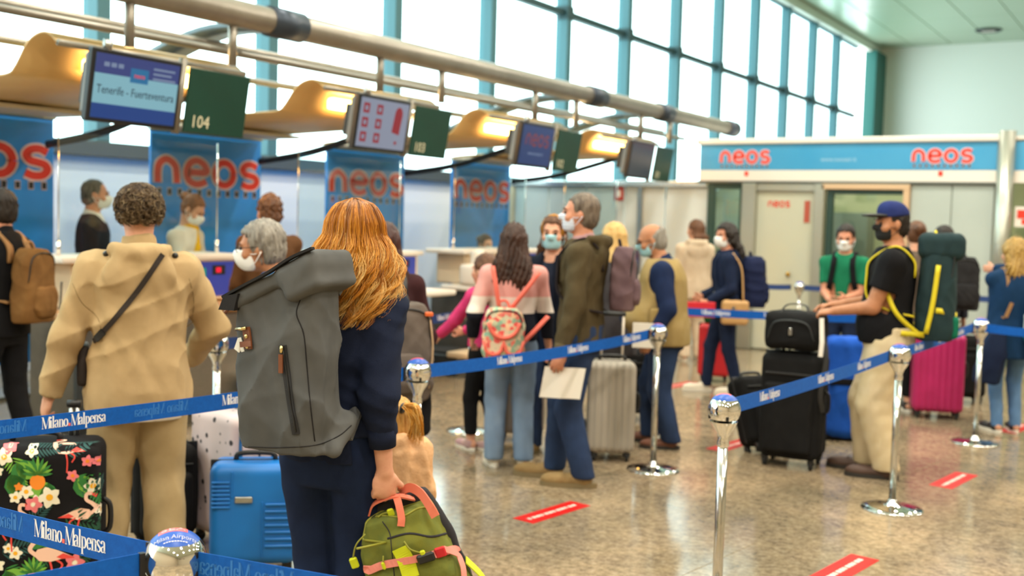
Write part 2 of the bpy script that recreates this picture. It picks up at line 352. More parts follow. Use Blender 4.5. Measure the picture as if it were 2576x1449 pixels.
slab = MB().box((-.749, -.749, -.02), (.749, .749, 0), .002).obj('slab', GRAN, fl); sm_ = slab.data
ga = rad(-8); n = 0
for i in range(-9, 9):
    for j in range(-2, 16):
        c = Vector((i * 1.5 * math.cos(ga) - j * 1.5 * math.sin(ga) - .3, i * 1.5 * math.sin(ga) + j * 1.5 * math.cos(ga) + .6, 0))
        dd = c.dot(_FH); ll = abs(c.dot(_R0))
        if dd < .8 or ll > .5 * dd + 2.2 or c.x < -9.2 or c.y > 24 or n > 280: continue
        o = slab if n == 0 else slab.copy()
        if n: COL.objects.link(o); o.parent = fl
        o.location = c; o.rotation_euler = (0, 0, ga); n += 1
# ------------------------------------------------------------------ shell
WALLW = mat('mint_white_paint', 'f3f8f3', .6); CEILM = mat('pale_metal_ceiling', 'a9bda4', .3, .1)
tag(MB().box((-10.3, -8, 0), (-9.95, 40.2, 2.2)).obj('wall_left', mat('white_panel', 'e3e6e6', .45)), kind='structure')
tag(MB().box((-10.3, 40, 0), (14, 40.3, 8.3)).obj('wall_end', WALLW), kind='structure')
tag(MB().box((14, -8, 0), (14.3, 40.2, 8.3)).obj('wall_right', mat('warm_wall', 'b9a88c', .7)), kind='structure')
tag(MB().box((-10.3, -8.3, 0), (14, -8, 8.3)).obj('wall_back', mat('warm_wall', 'b9a88c', .7)), kind='structure')
ce = MB().box((-10.3, -8, 8.03), (14, 40.2, 8.4)).obj('ceiling', mat('ceiling_gap', 'dbe6d4', .6)); tag(ce, kind='structure')
pan = MB().box((-.612, -1.235, 8.0), (.612, 1.235, 8.035), .006).obj('panel', CEILM, ce); first = True
for i in range(17):
    for j in range(9):
        o = pan if first else pan.copy()
        if not first: COL.objects.link(o); o.parent = ce
        first = False; o.location = (-9.3 + i * 1.25, 38.7 - j * 2.5, 0)
tag(MB().box((-10.02, -8, 7.72), (-9.75, 40, 8.0), .02).obj('trim_1', mat('pale_cornice', 'dfe6dc', .5)), kind='structure')
tag(MB().box((-10.02, -8, 2.2), (-9.8, 40, 2.36), .01).obj('trim_2', mat('dark_sill', '454d50', .5)), kind='structure')
tag(MB().box((-10.0, 38.6, 2.36), (-9.6, 40, 7.75), .01).obj('trim_3', mat('deep_teal', '12655f', .5)), kind='structure')
GL = glass('window_glass', 'f2ffff', .06)
MUL2 = mat('dark_teal_rail', '2f4b50', .5, .2)
w0 = None; yb = on_x(985, 100, -10).y % 2.5
for k in range(16):
    y = yb - 2.5 + 2.5 * k
    if w0 is None:
        w0 = thing('window_1', loc=(-10, y, 0), kind='structure')
        MB().box((-.12, -.085, 2.36), (.14, .085, 7.75), .012).obj('mullion', MULL, w0)
        MB().box((-.06, .06, 5.36), (.07, 2.44, 5.48), .01).obj('transom', MUL2, w0)
        MB().box((-.075, -.11, 5.3), (.16, .11, 5.54), .01).obj('rail_joint', MUL2, w0)
        for a, b in ((2.36, 5.37), (5.47, 7.74)): MB().box((-.022, .07, a), (-.01, 2.43, b)).obj('pane', GL, w0)
        MB().box((-.06, .07, 7.66), (.07, 2.43, 7.76), .01).obj('top_rail', MULL, w0)
    else:
        w = copy_tree(w0); w.location.y = y; w.name = 'window_%d' % (k + 1)
# ceiling lamps over the queue (the warm dots mirrored in the chrome) and one oval fitting in view
lampm = mat('lamp_diffuser', 'fff2da', .5, emit='fff0d0', estr=9); l0 = None
for i, (x, y) in enumerate([(x, y) for x in (-4.6, -.6, 3.4, 7.4) for y in (-4, 1, 6, 11, 16.5, 22)]):
    l = thing('ceiling_lamp', 'round warm ceiling lamp high above the queue', 'lamp', (x, y, 7.95), group='ceiling lamps above the queue')
    if l0 is None:
        a = MB().lathe([(0, .02), (.3, .02), (.34, -.01), (.34, .05), (0, .05)], 24).obj('rim', WHITE, l); b = MB().lathe([(.29, -.005), (0, -.008)], 24).obj('diffuser', lampm, l); l0 = (a, b)
    else:
        for q in l0: c = q.copy(); COL.objects.link(c); c.parent = l
    area('lamp_light', (x, y, 7.9), .5, .5, 190, (1, .91, .79))
p = on_z(2487, 75, 8)
l = thing('ceiling_vent', 'oval fitting set in the pale metal ceiling, top corner', 'fitting', (p.x, p.y, 7.98))
MB().lathe([(0, 0), (.3, 0), (.36, -.03), (.4, 0), (.4, .03)], 28).obj('rim', DARK, l); MB().box((-.2, -.05, -.05), (.2, .05, 0), .01).obj('louver', WHITE, l)
# ------------------------------------------------------------------ airline banners
BAN = mat('banner_blue', '2f94f0', .35, 0, '2b8be6', 1.2, coat=.1)
def neos_sign(par, W, h, f, off=.004, holes=11, pale=NEOPALE, red=NEORED):
    V, F = neos(h, W, .42); link_mesh('letter_edge', [f(a, b, off) for a, b in V], F, pale, par, False)
    V, F = neos(h, W, .27); link_mesh('lettering', [f(a, b, off * 1.6) for a, b in V], F, red, par, False)
    g = W / holes
    for nm, q, m, o in (('dot_print_edge', .165, pale, 1), ('dot_print', .13, SIGNBLACK, 1.6)):
        mb = MB()
        for i in range(holes): mb.add([f(g * (i + .5) + a * g * q * 1.3, -.36 * h + b * h * q * .95, off * o) for a, b in ((-1, -1), (1, -1), (1, 1), (-1, 1))], [(0, 1, 2, 3)])
        mb.obj(nm, m, par)
words = ['leftmost, showing only the end of its lettering', 'second from the left, above the agent with the yellow scarf', 'third from the left, behind the long blond hair', 'fourth and farthest, beside the frosted partition']
for k in range(4):
    y0 = 4.62 + 2.53 * k
    b = thing('banner', 'tall blue airline banner, ' + words[k], 'banner', (-8.6, y0, 0), group='blue banners behind the desks')
    MB().box((-.03, 0, .3), (0, 1.47, 2.43), .004).obj('panel', BAN, b)
    MB().box((-.04, -.02, 2.43), (.01, 1.49, 2.46), .004).obj('rail', STEEL, b)
    MB().box((-.35, .1, 0), (.05, 1.37, .03), .004).obj('foot', STEEL, b); MB().box((-.06, .2, .02), (-.03, .26, .4)).obj('stay', STEEL, b)
    neos_sign(b, 1.40, .235, lambda u, v, w: (w, .035 + u, 1.93 + v))
# ------------------------------------------------------------------ check-in desks
SCR = mat('desk_screen', '2b3480', .3, emit='2c3a8c', estr=.55); SCRG = mat('screen_green', '0f7a6a', .3, emit='0f8a74', estr=.5); SCRR = mat('screen_red', 'c01830', .3, emit='e01838', estr=.9)
DBODY = mat('desk_grey_front', '6d675d', .35, .5, '5a554d', 3); DTOP = mat('desk_top_wood', 'c09263', .35, 0, 'b48453', 6, stretch=(4, 1, 1)); PLEX = glass('acrylic', 'f4fbfb', .07)
dl = ['nearest, in front of the suited agent', 'behind the long haired traveller', 'third in the row, with the seated agent', 'farthest, beside the frosted partition']
for k in range(4):
    y0 = 4.95 + 2.53 * k
    d = thing('check_in_desk', 'beige and grey check-in desk with raised ledge, ' + dl[k], 'desk', (-6.9, y0, 0), group='check-in desks in the row')
    MB().box((-.45, .05, .06), (.1, 1.72, .86), .01).obj('body', DBODY, d); MB().box((-.42, .08, 0), (.06, 1.7, .06)).obj('plinth', DARK, d)
    for yy in (.1, 1.0): MB().box((.1, yy, .1), (.112, yy + .62, .82), .003).obj('front_panel', STEEL, d)
    MB().box((.1, .02, .06), (.16, .09, .86), .01).obj('corner_post', DARK, d)
    MB().box((-.2, -.12, .86), (.42, 1.85, .92), .028, 3).obj('desk_top', DTOP if k < 1 else WHITE, d, True)
    MB().box((-.42, .1, .92), (-.02, 1.7, 1.26), .015).obj('raised_case', BEIGE, d)
    MB().box((-.5, -.02, 1.26), (.04, 1.78, 1.31), .018, 2).obj('ledge', WHITE, d)
    fr = MB().box((-.03, .98, .93), (.02, 1.7, 1.3), .012).obj('screen_frame', BEIGE, d)
    MB().box((.015, 1.03, .965), (.026, 1.65, 1.25)).obj('screen', SCR, fr); MB().box((.02, 1.1, 1.0), (.029, 1.33, 1.2)).obj('screen_window', SCRG, fr)
    MB().box((.02, 1.4, 1.14), (.029, 1.54, 1.22)).obj('screen_panel', BLACK, fr); MB().box((.024, 1.44, 1.16), (.031, 1.49, 1.2)).obj('indicator', SCRR, fr)
    pl = MB().box((-.21, .12, 1.31), (-.2, 1.66, 2.22), .002).obj('acrylic_guard', PLEX, d)
    for yy in (.12, 1.66): MB().tube([(-.205, yy, 1.31), (-.205, yy, 1.42)], .016, 8).tube([(-.205, yy, 1.4), (-.205, yy, 2.24)], .005, 6).obj('guard_post', CHROME, d, True)
    c = thing('baggage_conveyor', 'low baggage conveyor with pale edge beside the check-in desk ' + ['nearest the camera', 'in the middle of the row', 'before the far desk', 'at the row end'][k], 'conveyor', (-6.9, y0 + 1.85, 0), group='conveyors between the desks')
    MB().box((-2, .02, 0), (.42, .6, .22), .01).obj('frame', DARK, c); MB().box((-2, .08, .22), (.36, .54, .245), .005).obj('belt', RUBBER, c)
    MB().box((.3, 0, .2), (.62, .62, .26), .012).obj('step_edge', BEIGE, c); MB().box((.42, .03, 0), (.6, .59, .2)).obj('step_front', STEEL, c)
# office chair and desk printer near the far agent
p = on_x(1160, 690, -7.15)
oc = thing('office_chair', 'dark office chair beside the third check-in desk', 'chair', (-8.0, 10.3, 0))
MB().box((-.25, -.25, .46), (.25, .25, .54), .04, 3).obj('seat', RUBBER, oc, True); MB().box((-.28, -.24, .6), (-.2, .24, 1.25), .035, 3).obj('backrest', RUBBER, oc, True); MB().tube([(0, 0, .06), (0, 0, .47)], .03, 10).obj('column', STEEL, oc, True)
for a in range(5): MB().tube([(0, 0, .09), (.28 * math.cos(a * 1.257), .28 * math.sin(a * 1.257), .05)], [.025, .015], 8).obj('leg', DARK, oc, True)
q = pxz(1165, 10.3, .92)
pr = thing('tag_printer', 'cream rounded baggage tag printer on the third desk', 'printer', (-6.72, 10.05, .92))
MB().box((-.13, -.17, 0), (.13, .17, .24), .05, 3).obj('case', WHITE, pr, True); MB().box((-.05, -.08, .22), (.06, .08, .4), .045, 3).obj('cover', WHITE, pr, True); MB().box((.1, -.08, .1), (.135, .08, .115)).obj('slot', BLACK, pr)
# ------------------------------------------------------------------ gantry
XT, ZT = -5.85, 3.07
gt = thing('overhead_gantry', 'long satin metal tube gantry carrying the screens over the desks', 'gantry', (XT, 0, 0))
MB().tube([(0, -1, ZT), (0, 15.4, ZT)], .095, 24).obj('main_tube', TUBE, gt, True)
for y in (on_x(715, 85, XT).y, on_x(1495, 258, XT).y, on_x(1668, 297, XT).y, 15.3): 
    c = MB().tube([(0, y - .17, ZT), (0, y + .17, ZT)], .112, 20).obj('collar', mat('dark_collar', '3b4450', .4, .5), gt, True)
    if y < 15: MB().tube([(-.09, y - .06, ZT + .03), (-.09, y + .1, ZT + .03)], .05, 10).obj('clamp', DARK, c, True)
for y in (2.0, on_x(715, 85, XT).y, on_x(1495, 258, XT).y, 13.2):
    MB().ribbon(bez([(-.05, y, ZT - .02), (-.8, y + .05, ZT + .0), (-1.7, y + .1, ZT - .22), (-2.65, y + .1, ZT - .58)], 6), (0, 1, 0), [.16 + .14 * math.sin(i / 18 * PI) for i in range(19)], .05).obj('arm', mat('steel_blue_arm', '5d6c74', .4, .4), gt, True)
for dx, dz, r in ((-.75, -.1, .03), (-1.15, -.27, .028), (-.42, -.2, .026)): MB().tube([(dx, -1, ZT + dz), (dx, 14.6, ZT + dz)], r, 10).obj('rail', TUBE, gt, True)
for k in range(4):
    for dy in (.12, 1.0): MB().tube([(0, 4.55 + 2.53 * k + dy + .02, ZT - .04), (0, 4.55 + 2.53 * k + dy + .02, 2.7)], .032, 12).obj('post', TUBE, gt, True)
    MB().tube(bez([(-.5, 5.95 + 2.53 * k, 2.66), (-1.2, 5.93 + 2.53 * k, 2.46), (-1.9, 5.93 + 2.53 * k, 2.29), (-2.62, 5.93 + 2.53 * k, 2.2)], 6), .035, 8, flat=((0, 1, 0), .6)).obj('curved_strut', DARK, gt, True)
# monitors and number boards
FR = mat('screen_bezel', '17191e', .35); BACKM = mat('screen_back_grey', '8d9294', .45)
def emm(n, c, s): return mat(n, '0c0e12', .25, emit=c, estr=s)
MG = emm('monitor_pale', '8ec4d2', .75); MB_ = emm('monitor_blue', '1f4f9e', .6); MV = emm('monitor_violet', '46559c', .55); MGREY = emm('monitor_lilac', 'a7aec4', .6); MRED = emm('monitor_red', 'b02a3c', .6); MBL = emm('monitor_deep_blue', '2c4f93', .5); MOFF = emm('monitor_grey', '4a545e', .5); MINK = mat('monitor_ink', '182a44', .4); MTXT = emm('monitor_text', '9fb4d8', .5); MLOGO = emm('monitor_logo', 'a34a55', .5); MCY = emm('monitor_cyan', '2f86bd', .6)
GREEN = mat('dark_green_board', '06382b', .4, 0, '083d30', 2); CREAM = mat('board_number', 'ded8b8', .5)
mlab = ['showing the flight destination Tenerife - Fuerteventura', 'showing red luggage pictograms on a lilac screen', 'showing a dim airline logo on deep blue', 'switched to plain grey, farthest of the row']
for k in range(4):
    yc = 4.38 + 2.53 * k; tilt = rad(9)
    m = thing('monitor', 'hanging monitor ' + mlab[k], 'monitor', (XT, yc, 2.665), group='monitors on the gantry')
    m.rotation_euler = (0, tilt, rad(3))
    MB().box((.0, 0, -.455), (.05, .74, 0), .008).obj('bezel', FR, m); MB().box((-.07, .03, -.42), (0, .71, -.03), .02).obj('back_shell', BACKM, m)
    MB().box((-.16, .1, -.36), (-.07, .3, -.1), .01).obj('junction_box', DARK, m)
    f = lambda u, v, w: (.051 + w, u * .925, v * .91)
    def rect(nm, u0, u1, v0, v1, mt, w=.001): return MB().add([f(u0, v0, w), f(u1, v0, w), f(u1, v1, w), f(u0, v1, w)], [(0, 1, 2, 3)]).obj(nm, mt, m)
    if k == 0:
        rect('screen', .03, .77, -.47, -.03, MG); rect('header', .03, .77, -.165, -.03, MV, .0015); rect('footer', .03, .77, -.47, -.37, MB_, .0015); rect('logo_field', .33, .49, -.2, -.1, MCY, .002)
        lettering('lettering', 'Tenerife - Fuerteventura', .07, MINK, m, lambda u, v, w: f(.4 + u * .98, -.30 + v * 1.2, .002 + w))
        [rect('flight_code', .1 + .06 * i, .145 + .06 * i, -.115, -.085, MTXT, .002) for i in range(3)]; lettering('logo_lettering', 'neos', .05, NEORED, m, lambda u, v, w: f(.41 + u, -.165 + v, .003 + w))
        [rect('notice', .53, .53 + b, -.09 - .035 * i, -.075 - .035 * i, MTXT, .002) for i, b in enumerate((.2, .17, .21))]
    elif k == 1:
        rect('screen', .03, .77, -.47, -.03, MGREY)
        for r in range(3):
            for c in range(2):
                u = .12 + c * .2; v = -.12 - r * .13
                MB().add([f(u + a, v + b, .002) for a, b in ((-.045, -.045), (.045, -.045), (.045, .045), (-.045, .045), (-.02, -.02), (.02, -.02), (.02, .02), (-.02, .02))], [(0, 1, 5, 4), (1, 2, 6, 5), (2, 3, 7, 6), (3, 0, 4, 7)]).obj('pictogram', MRED, m)
        MB().add([f(.62 + .055 * math.cos(a) * 1.1, -.14 + .07 * math.sin(a), .002) for a in [PI * i / 10 for i in range(11)]] + [f(.54, -.31, .002), f(.66, -.33, .002)], [tuple(range(13))]).obj('suitcase_symbol', MRED, m); rect('mark', .6, .64, -.42, -.39, MRED, .002)
    elif k == 2:
        rect('screen', .03, .77, -.47, -.03, MBL); V, F = neos(.12, .56, .24); link_mesh('lettering', [f(.12 + a, -.25 + b, .002) for a, b in V], F, MLOGO, m, False)
        lettering('web_lettering', 'www.neosair.it', .06, MTXT, m, lambda u, v, w: f(.4 + u, -.36 + v, .002 + w))
    else: rect('screen', .03, .77, -.47, -.03, MOFF)
    MB().tube([(.02, .13, -.01), (.02, .13, .06)], .03, 10).obj('bracket', STEEL, m, True)
    s = thing('number_board', 'dark green desk number board reading %d, %s' % (104 - k, ['beside the Tenerife screen', 'beside the pictogram screen', 'beside the dim blue screen', 'beside the plain grey screen'][k]), 'sign', (XT, yc + .80, 2.64), group='number boards on the gantry')
    s.rotation_euler = (0, tilt, rad(3))
    MB().box((0, 0, -.44), (.02, .58, 0), .004).obj('board', GREEN, s); lettering('number', str(104 - k), .12, CREAM, s, lambda u, v, w: (.021 + w, .05 + u, -.40 + v), 'LEFT')
    MB().tube([(-.03, -.03, -.46), (-.03, -.03, .05)], .028, 10).obj('bracket', TUBE, s, True)
# canopies with warm up-lights
CAN = mat('canopy_cream', 'd9b274', .5, 0, 'd4ab6a', 2); CANW = mat('canopy_white', 'e2d3b8', .5); LAMPE = mat('lamp_warm', 'ffd98a', .4, emit='ffc766', estr=14)
Pf = [on_y(px, py, 4.45) for px, py in ((146, 106), (128, 84), (108, 78), (84, 88), (64, 110), (48, 142), (34, 168), (18, 183))]
dx0 = Pf[0].x; prof = [(q.x, q.z) for q in Pf]; xl, zl = prof[-1]; prof += [(xl - .25, zl - .01), (-8.2, 2.5), (-8.55, 2.47)]
print('canopy', [(round(a, 2), round(b, 2)) for a, b in prof])
pb = [(q.x, q.z) for q in bez([(a, b, 0) for a, b in [(a, 0) for a in ()]] or [(a, b, 0) for a, b in prof], 5)] if False else None
pc = bez([(a, b, 0) for a, b in prof], 5)
cl = ['nearest, cut by the frame', 'second from the camera', 'third from the camera', 'farthest from the camera']
for k in range(4):
    y0 = 4.45 + 2.53 * k
    c = thing('lamp_canopy', 'curved cream lamp canopy above the check-in desk, ' + cl[k], 'canopy', (0, y0, 0), group='curved canopies over the desks')
    V = []; F = []; L_ = 1.62; n = len(pc)
    for sgn in (0, 1):
        for y in (0, L_):
            for i, q in enumerate(pc):
                t = (pc[min(i + 1, n - 1)] - pc[max(i - 1, 0)]).normalized(); V.append((q.x - t.y * .014 * sgn, y, q.y + t.x * .014 * sgn))
    for i in range(n - 1):
        F += [(i, i + 1, n + i + 1, n + i), (2 * n + i + 1, 2 * n + i, 3 * n + i, 3 * n + i + 1), (i + 1, i, 2 * n + i, 2 * n + i + 1), (n + i, n + i + 1, 3 * n + i + 1, 3 * n + i)]
    F += [(0, n, 3 * n, 2 * n), (n - 1, 3 * n - 1, 4 * n - 1, 2 * n - 1)]
    link_mesh('curved_sheet', V, F, CAN, c, True)
    MB().box((-8.5, .02, 2.44), (-8.0, 1.6, 2.47)).obj('rear_shelf', CANW, c)
    MB().tube([(prof[0][0], 0, prof[0][1]), (prof[0][0], L_, prof[0][1])], .022, 8).obj('front_rail', TUBE, c, True)
    MB().box((prof[0][0] - .38, .45, prof[0][1] - .12), (prof[0][0] - .3, 1.5, prof[0][1] - .02), .01).obj('lamp_tube', LAMPE, c)
    area('canopy_light', (prof[0][0] - .25, y0 + 1.0, prof[0][1] - .16), .12, 1.1, 26, (1, .72, .36), (rad(180), 0, 0))
# ------------------------------------------------------------------ frosted partition and kiosk
YK = 14.2
FROST = mat('frosted_panel', 'd3dcdc', .25, 0, 'c6d2d4', 1.1); SILV = mat('silver_rail', 'd5dcdc', .25, .8)
pw = thing('wall_partition', kind='structure')
xa, xb = on_y(1292, 500, YK + .1).x, on_y(1782, 500, YK + .1).x
for i in range(5):
    a = xa + (xb - xa) * i / 5; MB().box((a + .012, YK + .08, .05), (a + (xb - xa) / 5 - .012, YK + .12, 2.17), .004).obj('panel', FROST, pw)
for i in (0, 3): a = xa + (xb - xa) * (0 if i == 0 else .68); MB().box((a - .04, YK + .04, 0), (a + .04, YK + .14, 2.2), .006).obj('post', BEIGE if i == 0 else STEEL, pw)
MB().box((xa - .1, YK + .02, 2.17), (xb, YK + .16, 2.26), .02, 2).obj('top_rail', SILV, pw)
q = on_y(1557, 487, YK + .07)
s = thing('wall_sign', 'small red sign with white symbol on the frosted partition', 'sign', (q.x, YK + .075, q.z)); MB().box((-.075, -.01, -.1), (.075, .004, .1), .004).obj('plate', mat('sign_dark_red', 'b03a32', .5), s); MB().box((-.03, -.013, -.05), (.03, -.009, .05)).obj('symbol', WHITE, s)
ks = thing('airline_office', 'walk-in airline office with long blue header sign and glazed doors', 'kiosk', (0, YK, 0))
K = lambda px, py=450: on_y(px, py, YK)
k0, k1 = K(1760).x, K(2507).x; zt, zb2, zb3 = K(2130, 360).z, K(2130, 428).z, K(2130, 457).z
print('kiosk', k0, k1, zt, zb2, zb3)
SKY = mat('header_blue', '2c93c6', .35, 0, '4a9fcc', .5); KGREY = mat('office_panel_grey', 'b5bfb9', .4, 0, 'aeb8b2', 1); KST = mat('office_column_steel', 'b4b6aa', .3, .7); KDK = mat('office_dark_green_frame', '21403a', .4)
MB().box((k0, -.02, zb2), (k1, .12, zt), .004).obj('header_sign', SKY, ks); MB().box((k0, -.02, zb3), (k1, .12, zb2 - .002), .004).obj('header_base', WHITE, ks)
MB().box((k0 - .04, -.06, zt), (k1 + .06, .5, zt + .075), .012).obj('cornice', WHITE, ks); MB().box((k0 - .03, -.04, zb3 - .03), (k1, .12, zb3 - .002), .004).obj('lower_rail', mat('rail_dark', '6a6f6a', .4, .5), ks)
MB().box((k0, 0, zt + .02), (k1 + 2.6, 3.0, zt + .06)).obj('roof', WHITE, ks)
for u0, u1, yy in ((1812, 1938, 409), (2294, 2448, 407)):
    a = K(u0, yy); b = K(u1, yy); sg = thing('sign_logo'); sg.parent = ks
    neos_sign(sg, b.x - a.x, K(2130, 380).z - a.z, lambda u, v, w, a=a: (a.x + u, -.021 - w, a.z + v), .003, 10)
a = K(2110, 406); lettering('web_lettering', 'www.neosair.it', .075, mat('pale_letter', 'a8cfe4', .5), ks, lambda u, v, w: (a.x + u, -.022 - w, a.z + v))
for u in (1880, 2368): a = K(u, 437); MB().box((a.x - .03, -.025, a.z - .03), (a.x + .02, -.02, a.z + .03)).obj('emblem', NEORED, ks)
def pan_(nm, u0, u1, z0, z1, m, y0=0, y1=.06, b=.005): return MB().box((K(u0).x, y0, z0), (K(u1).x, y1, z1), b).obj(nm, m, ks)
zl_ = zb3 - .03
KGL = glass('office_glass', 'dfeee6', .12); 
f1 = pan_('door_frame', 1782, 1800, 0, zl_, KDK); pan_('door_frame', 1862, 1872, 0, zl_, KDK); pan_('door_frame', 1800, 1862, zl_ - .08, zl_, KDK); pan_('door_glass', 1800, 1862, .05, zl_ - .08, KGL, .02, .03, 0)
pan_('column', 1870, 1906, 0, zl_, KST, -.05, .1, .012)
dr = pan_('door', 1906, 2052, .02, zl_ - .1, mat('office_door', 'c9c8b0', .4, 0, 'bfc3b4', .7), .02, .06); a = K(1983, 690); MB().lathe([(0, -.06), (.028, -.055), (.032, -.04), (.012, -.03), (.012, 0)], 14, (a.x, .02, a.z), Matrix.Rotation(-PI / 2, 3, 'X')).obj('door_knob', mat('brass', 'b08a3a', .3, 1), dr, True)
a = K(1958, 520); V, F = neos(.07, .3, .27); link_mesh('door_lettering', [(a.x - .15 + u, .016, a.z + v) for u, v in V], F, NEORED, dr, False); MB().box((K(2026).x, .012, K(2026, 560).z), (K(2040).x, .019, K(2026, 505).z)).obj('door_notice', mat('notice_red', 'b4533f', .5), dr)
pan_('door_head', 1906, 2052, zl_ - .1, zl_, KST, -.02, .08)
pan_('column', 2052, 2078, 0, zl_, KST, -.05, .1, .012)
pan_('window_head', 2070, 2292, zl_ - .07, zl_, mat('warm_frame', 'd9b894', .4, .3), -.05, .08); pan_('window_jamb', 2276, 2292, 0, zl_ - .07, mat('warm_frame', 'd9b894', .4, .3), -.05, .08)
pan_('window_frame', 2082, 2098, 0, zl_ - .07, KDK, 0, .08); pan_('window_frame', 2098, 2276, zl_ - .13, zl_ - .07, KDK, 0, .08); pan_('window_glass', 2098, 2276, .9, zl_ - .13, KGL, .03, .04, 0); pan_('window_apron', 2098, 2276, 0, .9, KGREY, .02, .06)
for i in range(2): pan_('wall_panel', 2293 + i * 105, 2396 + i * 107, .02, zl_, KGREY, 0, .06)
MB().tube([(K(2528).x, .0, 0), (K(2528).x, .0, zt + .12)], .1, 20).obj('corner_column', KST, ks, True)
xr = K(2545).x
MB().box((xr, .02, zb2), (xr + 2.6, .1, zt), .004).obj('side_header', SKY, ks).rotation_euler = (0, 0, 0); MB().box((xr, .02, zb3), (xr + 2.6, .1, zb2 - .002)).obj('side_header_base', WHITE, ks); MB().box((xr, .05, .05), (xr + 2.6, .06, zb3)).obj('side_glass', KGL, ks)
a = K(2556, 545); MB().box((a.x - .02, .02, a.z - .12), (a.x + .2, .04, a.z + .12)).obj('side_notice', WHITE, ks); MB().box((a.x + .01, .012, a.z - .02), (a.x + .15, .019, a.z + .08), .004).obj('notice_symbol', NEORED, ks); MB().box((a.x + .06, .012, a.z - .09), (a.x + .17, .019, a.z - .03), .004).obj('notice_symbol', NEORED, ks)
# inside of the office
MB().box((k0, 2.9, 0), (k1 + 2.6, 3.0, zt)).obj('rear_wall', mat('office_inner_wall', 'd8d2ae', .6), ks); MB().box((k0, .1, 0), (k0 + .06, 3, zt)).obj('end_wall', KGREY, ks)
MB().box((k0 + .5, 2.4, 0), (k0 + 1.7, 2.85, 1.9), .01).obj('cabinet', mat('office_cabinet', '6b7876', .5), ks); MB().box((K(2180).x, 2.7, 1.2), (K(2270).x, 2.85, 2.1), .01).obj('poster', mat('office_poster', '8a8f4a', .5, 0, '4d6a4a', 5), ks)
area('office_light', ((k0 + k1) / 2, YK + 1.5, zt - .05), 2.6, 1.2, 60, (1, .93, .75))
# ------------------------------------------------------------------ people
SKIN = mat('skin', 'd7a184', .5, 0, 'cf957a', 30, spec=.35); SKIN2 = mat('tanned_skin', 'b9815f', .5, 0, 'b07654', 30, spec=.35); SKIN3 = mat('rosy_skin', 'cf9173', .5, 0, 'c58468', 30, spec=.35)
EYEW = mat('eye_dark', '2a1c16', .3); BROW = mat('brow_dark', '3a281f', .8)
MASKW = mat('mask_white', 'f0f0ee', .8); MASKB = mat('mask_pale_blue', '9fccd6', .8); MASKK = mat('mask_black', '141416', .8); MASKL = mat('mask_lilac_white', 'd5dcec', .8)
def hairmat(n, c1, c2, sc=30): return mat(n, c1, .5, 0, c2, sc, .6, 60, stretch=(1, 1, .18), spec=.35)
def ik(a, c, l1, l2, hint):
    a, c, hint = Vector(a), Vector(c), Vector(hint); v = c - a; d = min(max(v.length, .05), (l1 + l2) * .999); u = v.normalized()
    x = (l1 * l1 - l2 * l2 + d * d) / (2 * d); hgt = math.sqrt(max(l1 * l1 - x * x, 0)); n = hint - u * hint.dot(u); n = n.normalized() if n.length > 1e-5 else u.orthogonal()
    return a + u * x + n * hgt
def hand(S_, W, fd, palm_n, sc=1., curl=.5, side=1, thumb=1, spread=1.):
    # W wrist, fd direction of the hand, palm_n normal out of the palm, side: +1 right hand
    W, fd, pn = Vector(W), Vector(fd).normalized(), Vector(palm_n); pn = (pn - fd * pn.dot(fd)).normalized(); ac = fd.cross(pn) * side   # ac points to the thumb side
    R = np.array((ac, pn, fd)).T; c = W + fd * .045 * sc
    S_.ell(c, (.042 * sc, .017 * sc, .052 * sc), R, .015)
    for i, (o, L) in enumerate(((.030, .068), (.010, .076), (-.011, .070), (-.030, .055))):
        p = W + fd * (.085 - .006 * abs(i - 1.3)) * sc + ac * o * sc * spread; d = fd; ang = 0; r = .0092 * sc
        for q in range(3):
            ang += curl * (.75 if q == 0 else 1.0); d = fd * math.cos(ang) + pn * math.sin(ang); e = p + d * L * sc * (.45, .31, .24)[q]; S_.cap(p, e, r, r * .93, .004); p = e; r *= .93
    if thumb:
        p = W + fd * .028 * sc + ac * .03 * sc; d1 = (fd * .7 + ac * .65 + pn * .3).normalized(); e = p + d1 * .042 * sc; S_.cap(p, e, .0125 * sc, .0105 * sc, .01)
        d2 = (fd * .8 + ac * .1 + pn * .6 * (.4 + curl)).normalized(); S_.cap(e, e + d2 * .036 * sc, .0105 * sc, .008 * sc, .005)
def head_frame(C, yaw, pitch, roll): return Matrix.Translation(C) @ (Matrix.Rotation(yaw, 4, 'Z') @ Matrix.Rotation(pitch, 4, 'X') @ Matrix.Rotation(roll, 4, 'Y'))
def xf(Mh, p): return Mh @ Vector(p)
class Person: pass
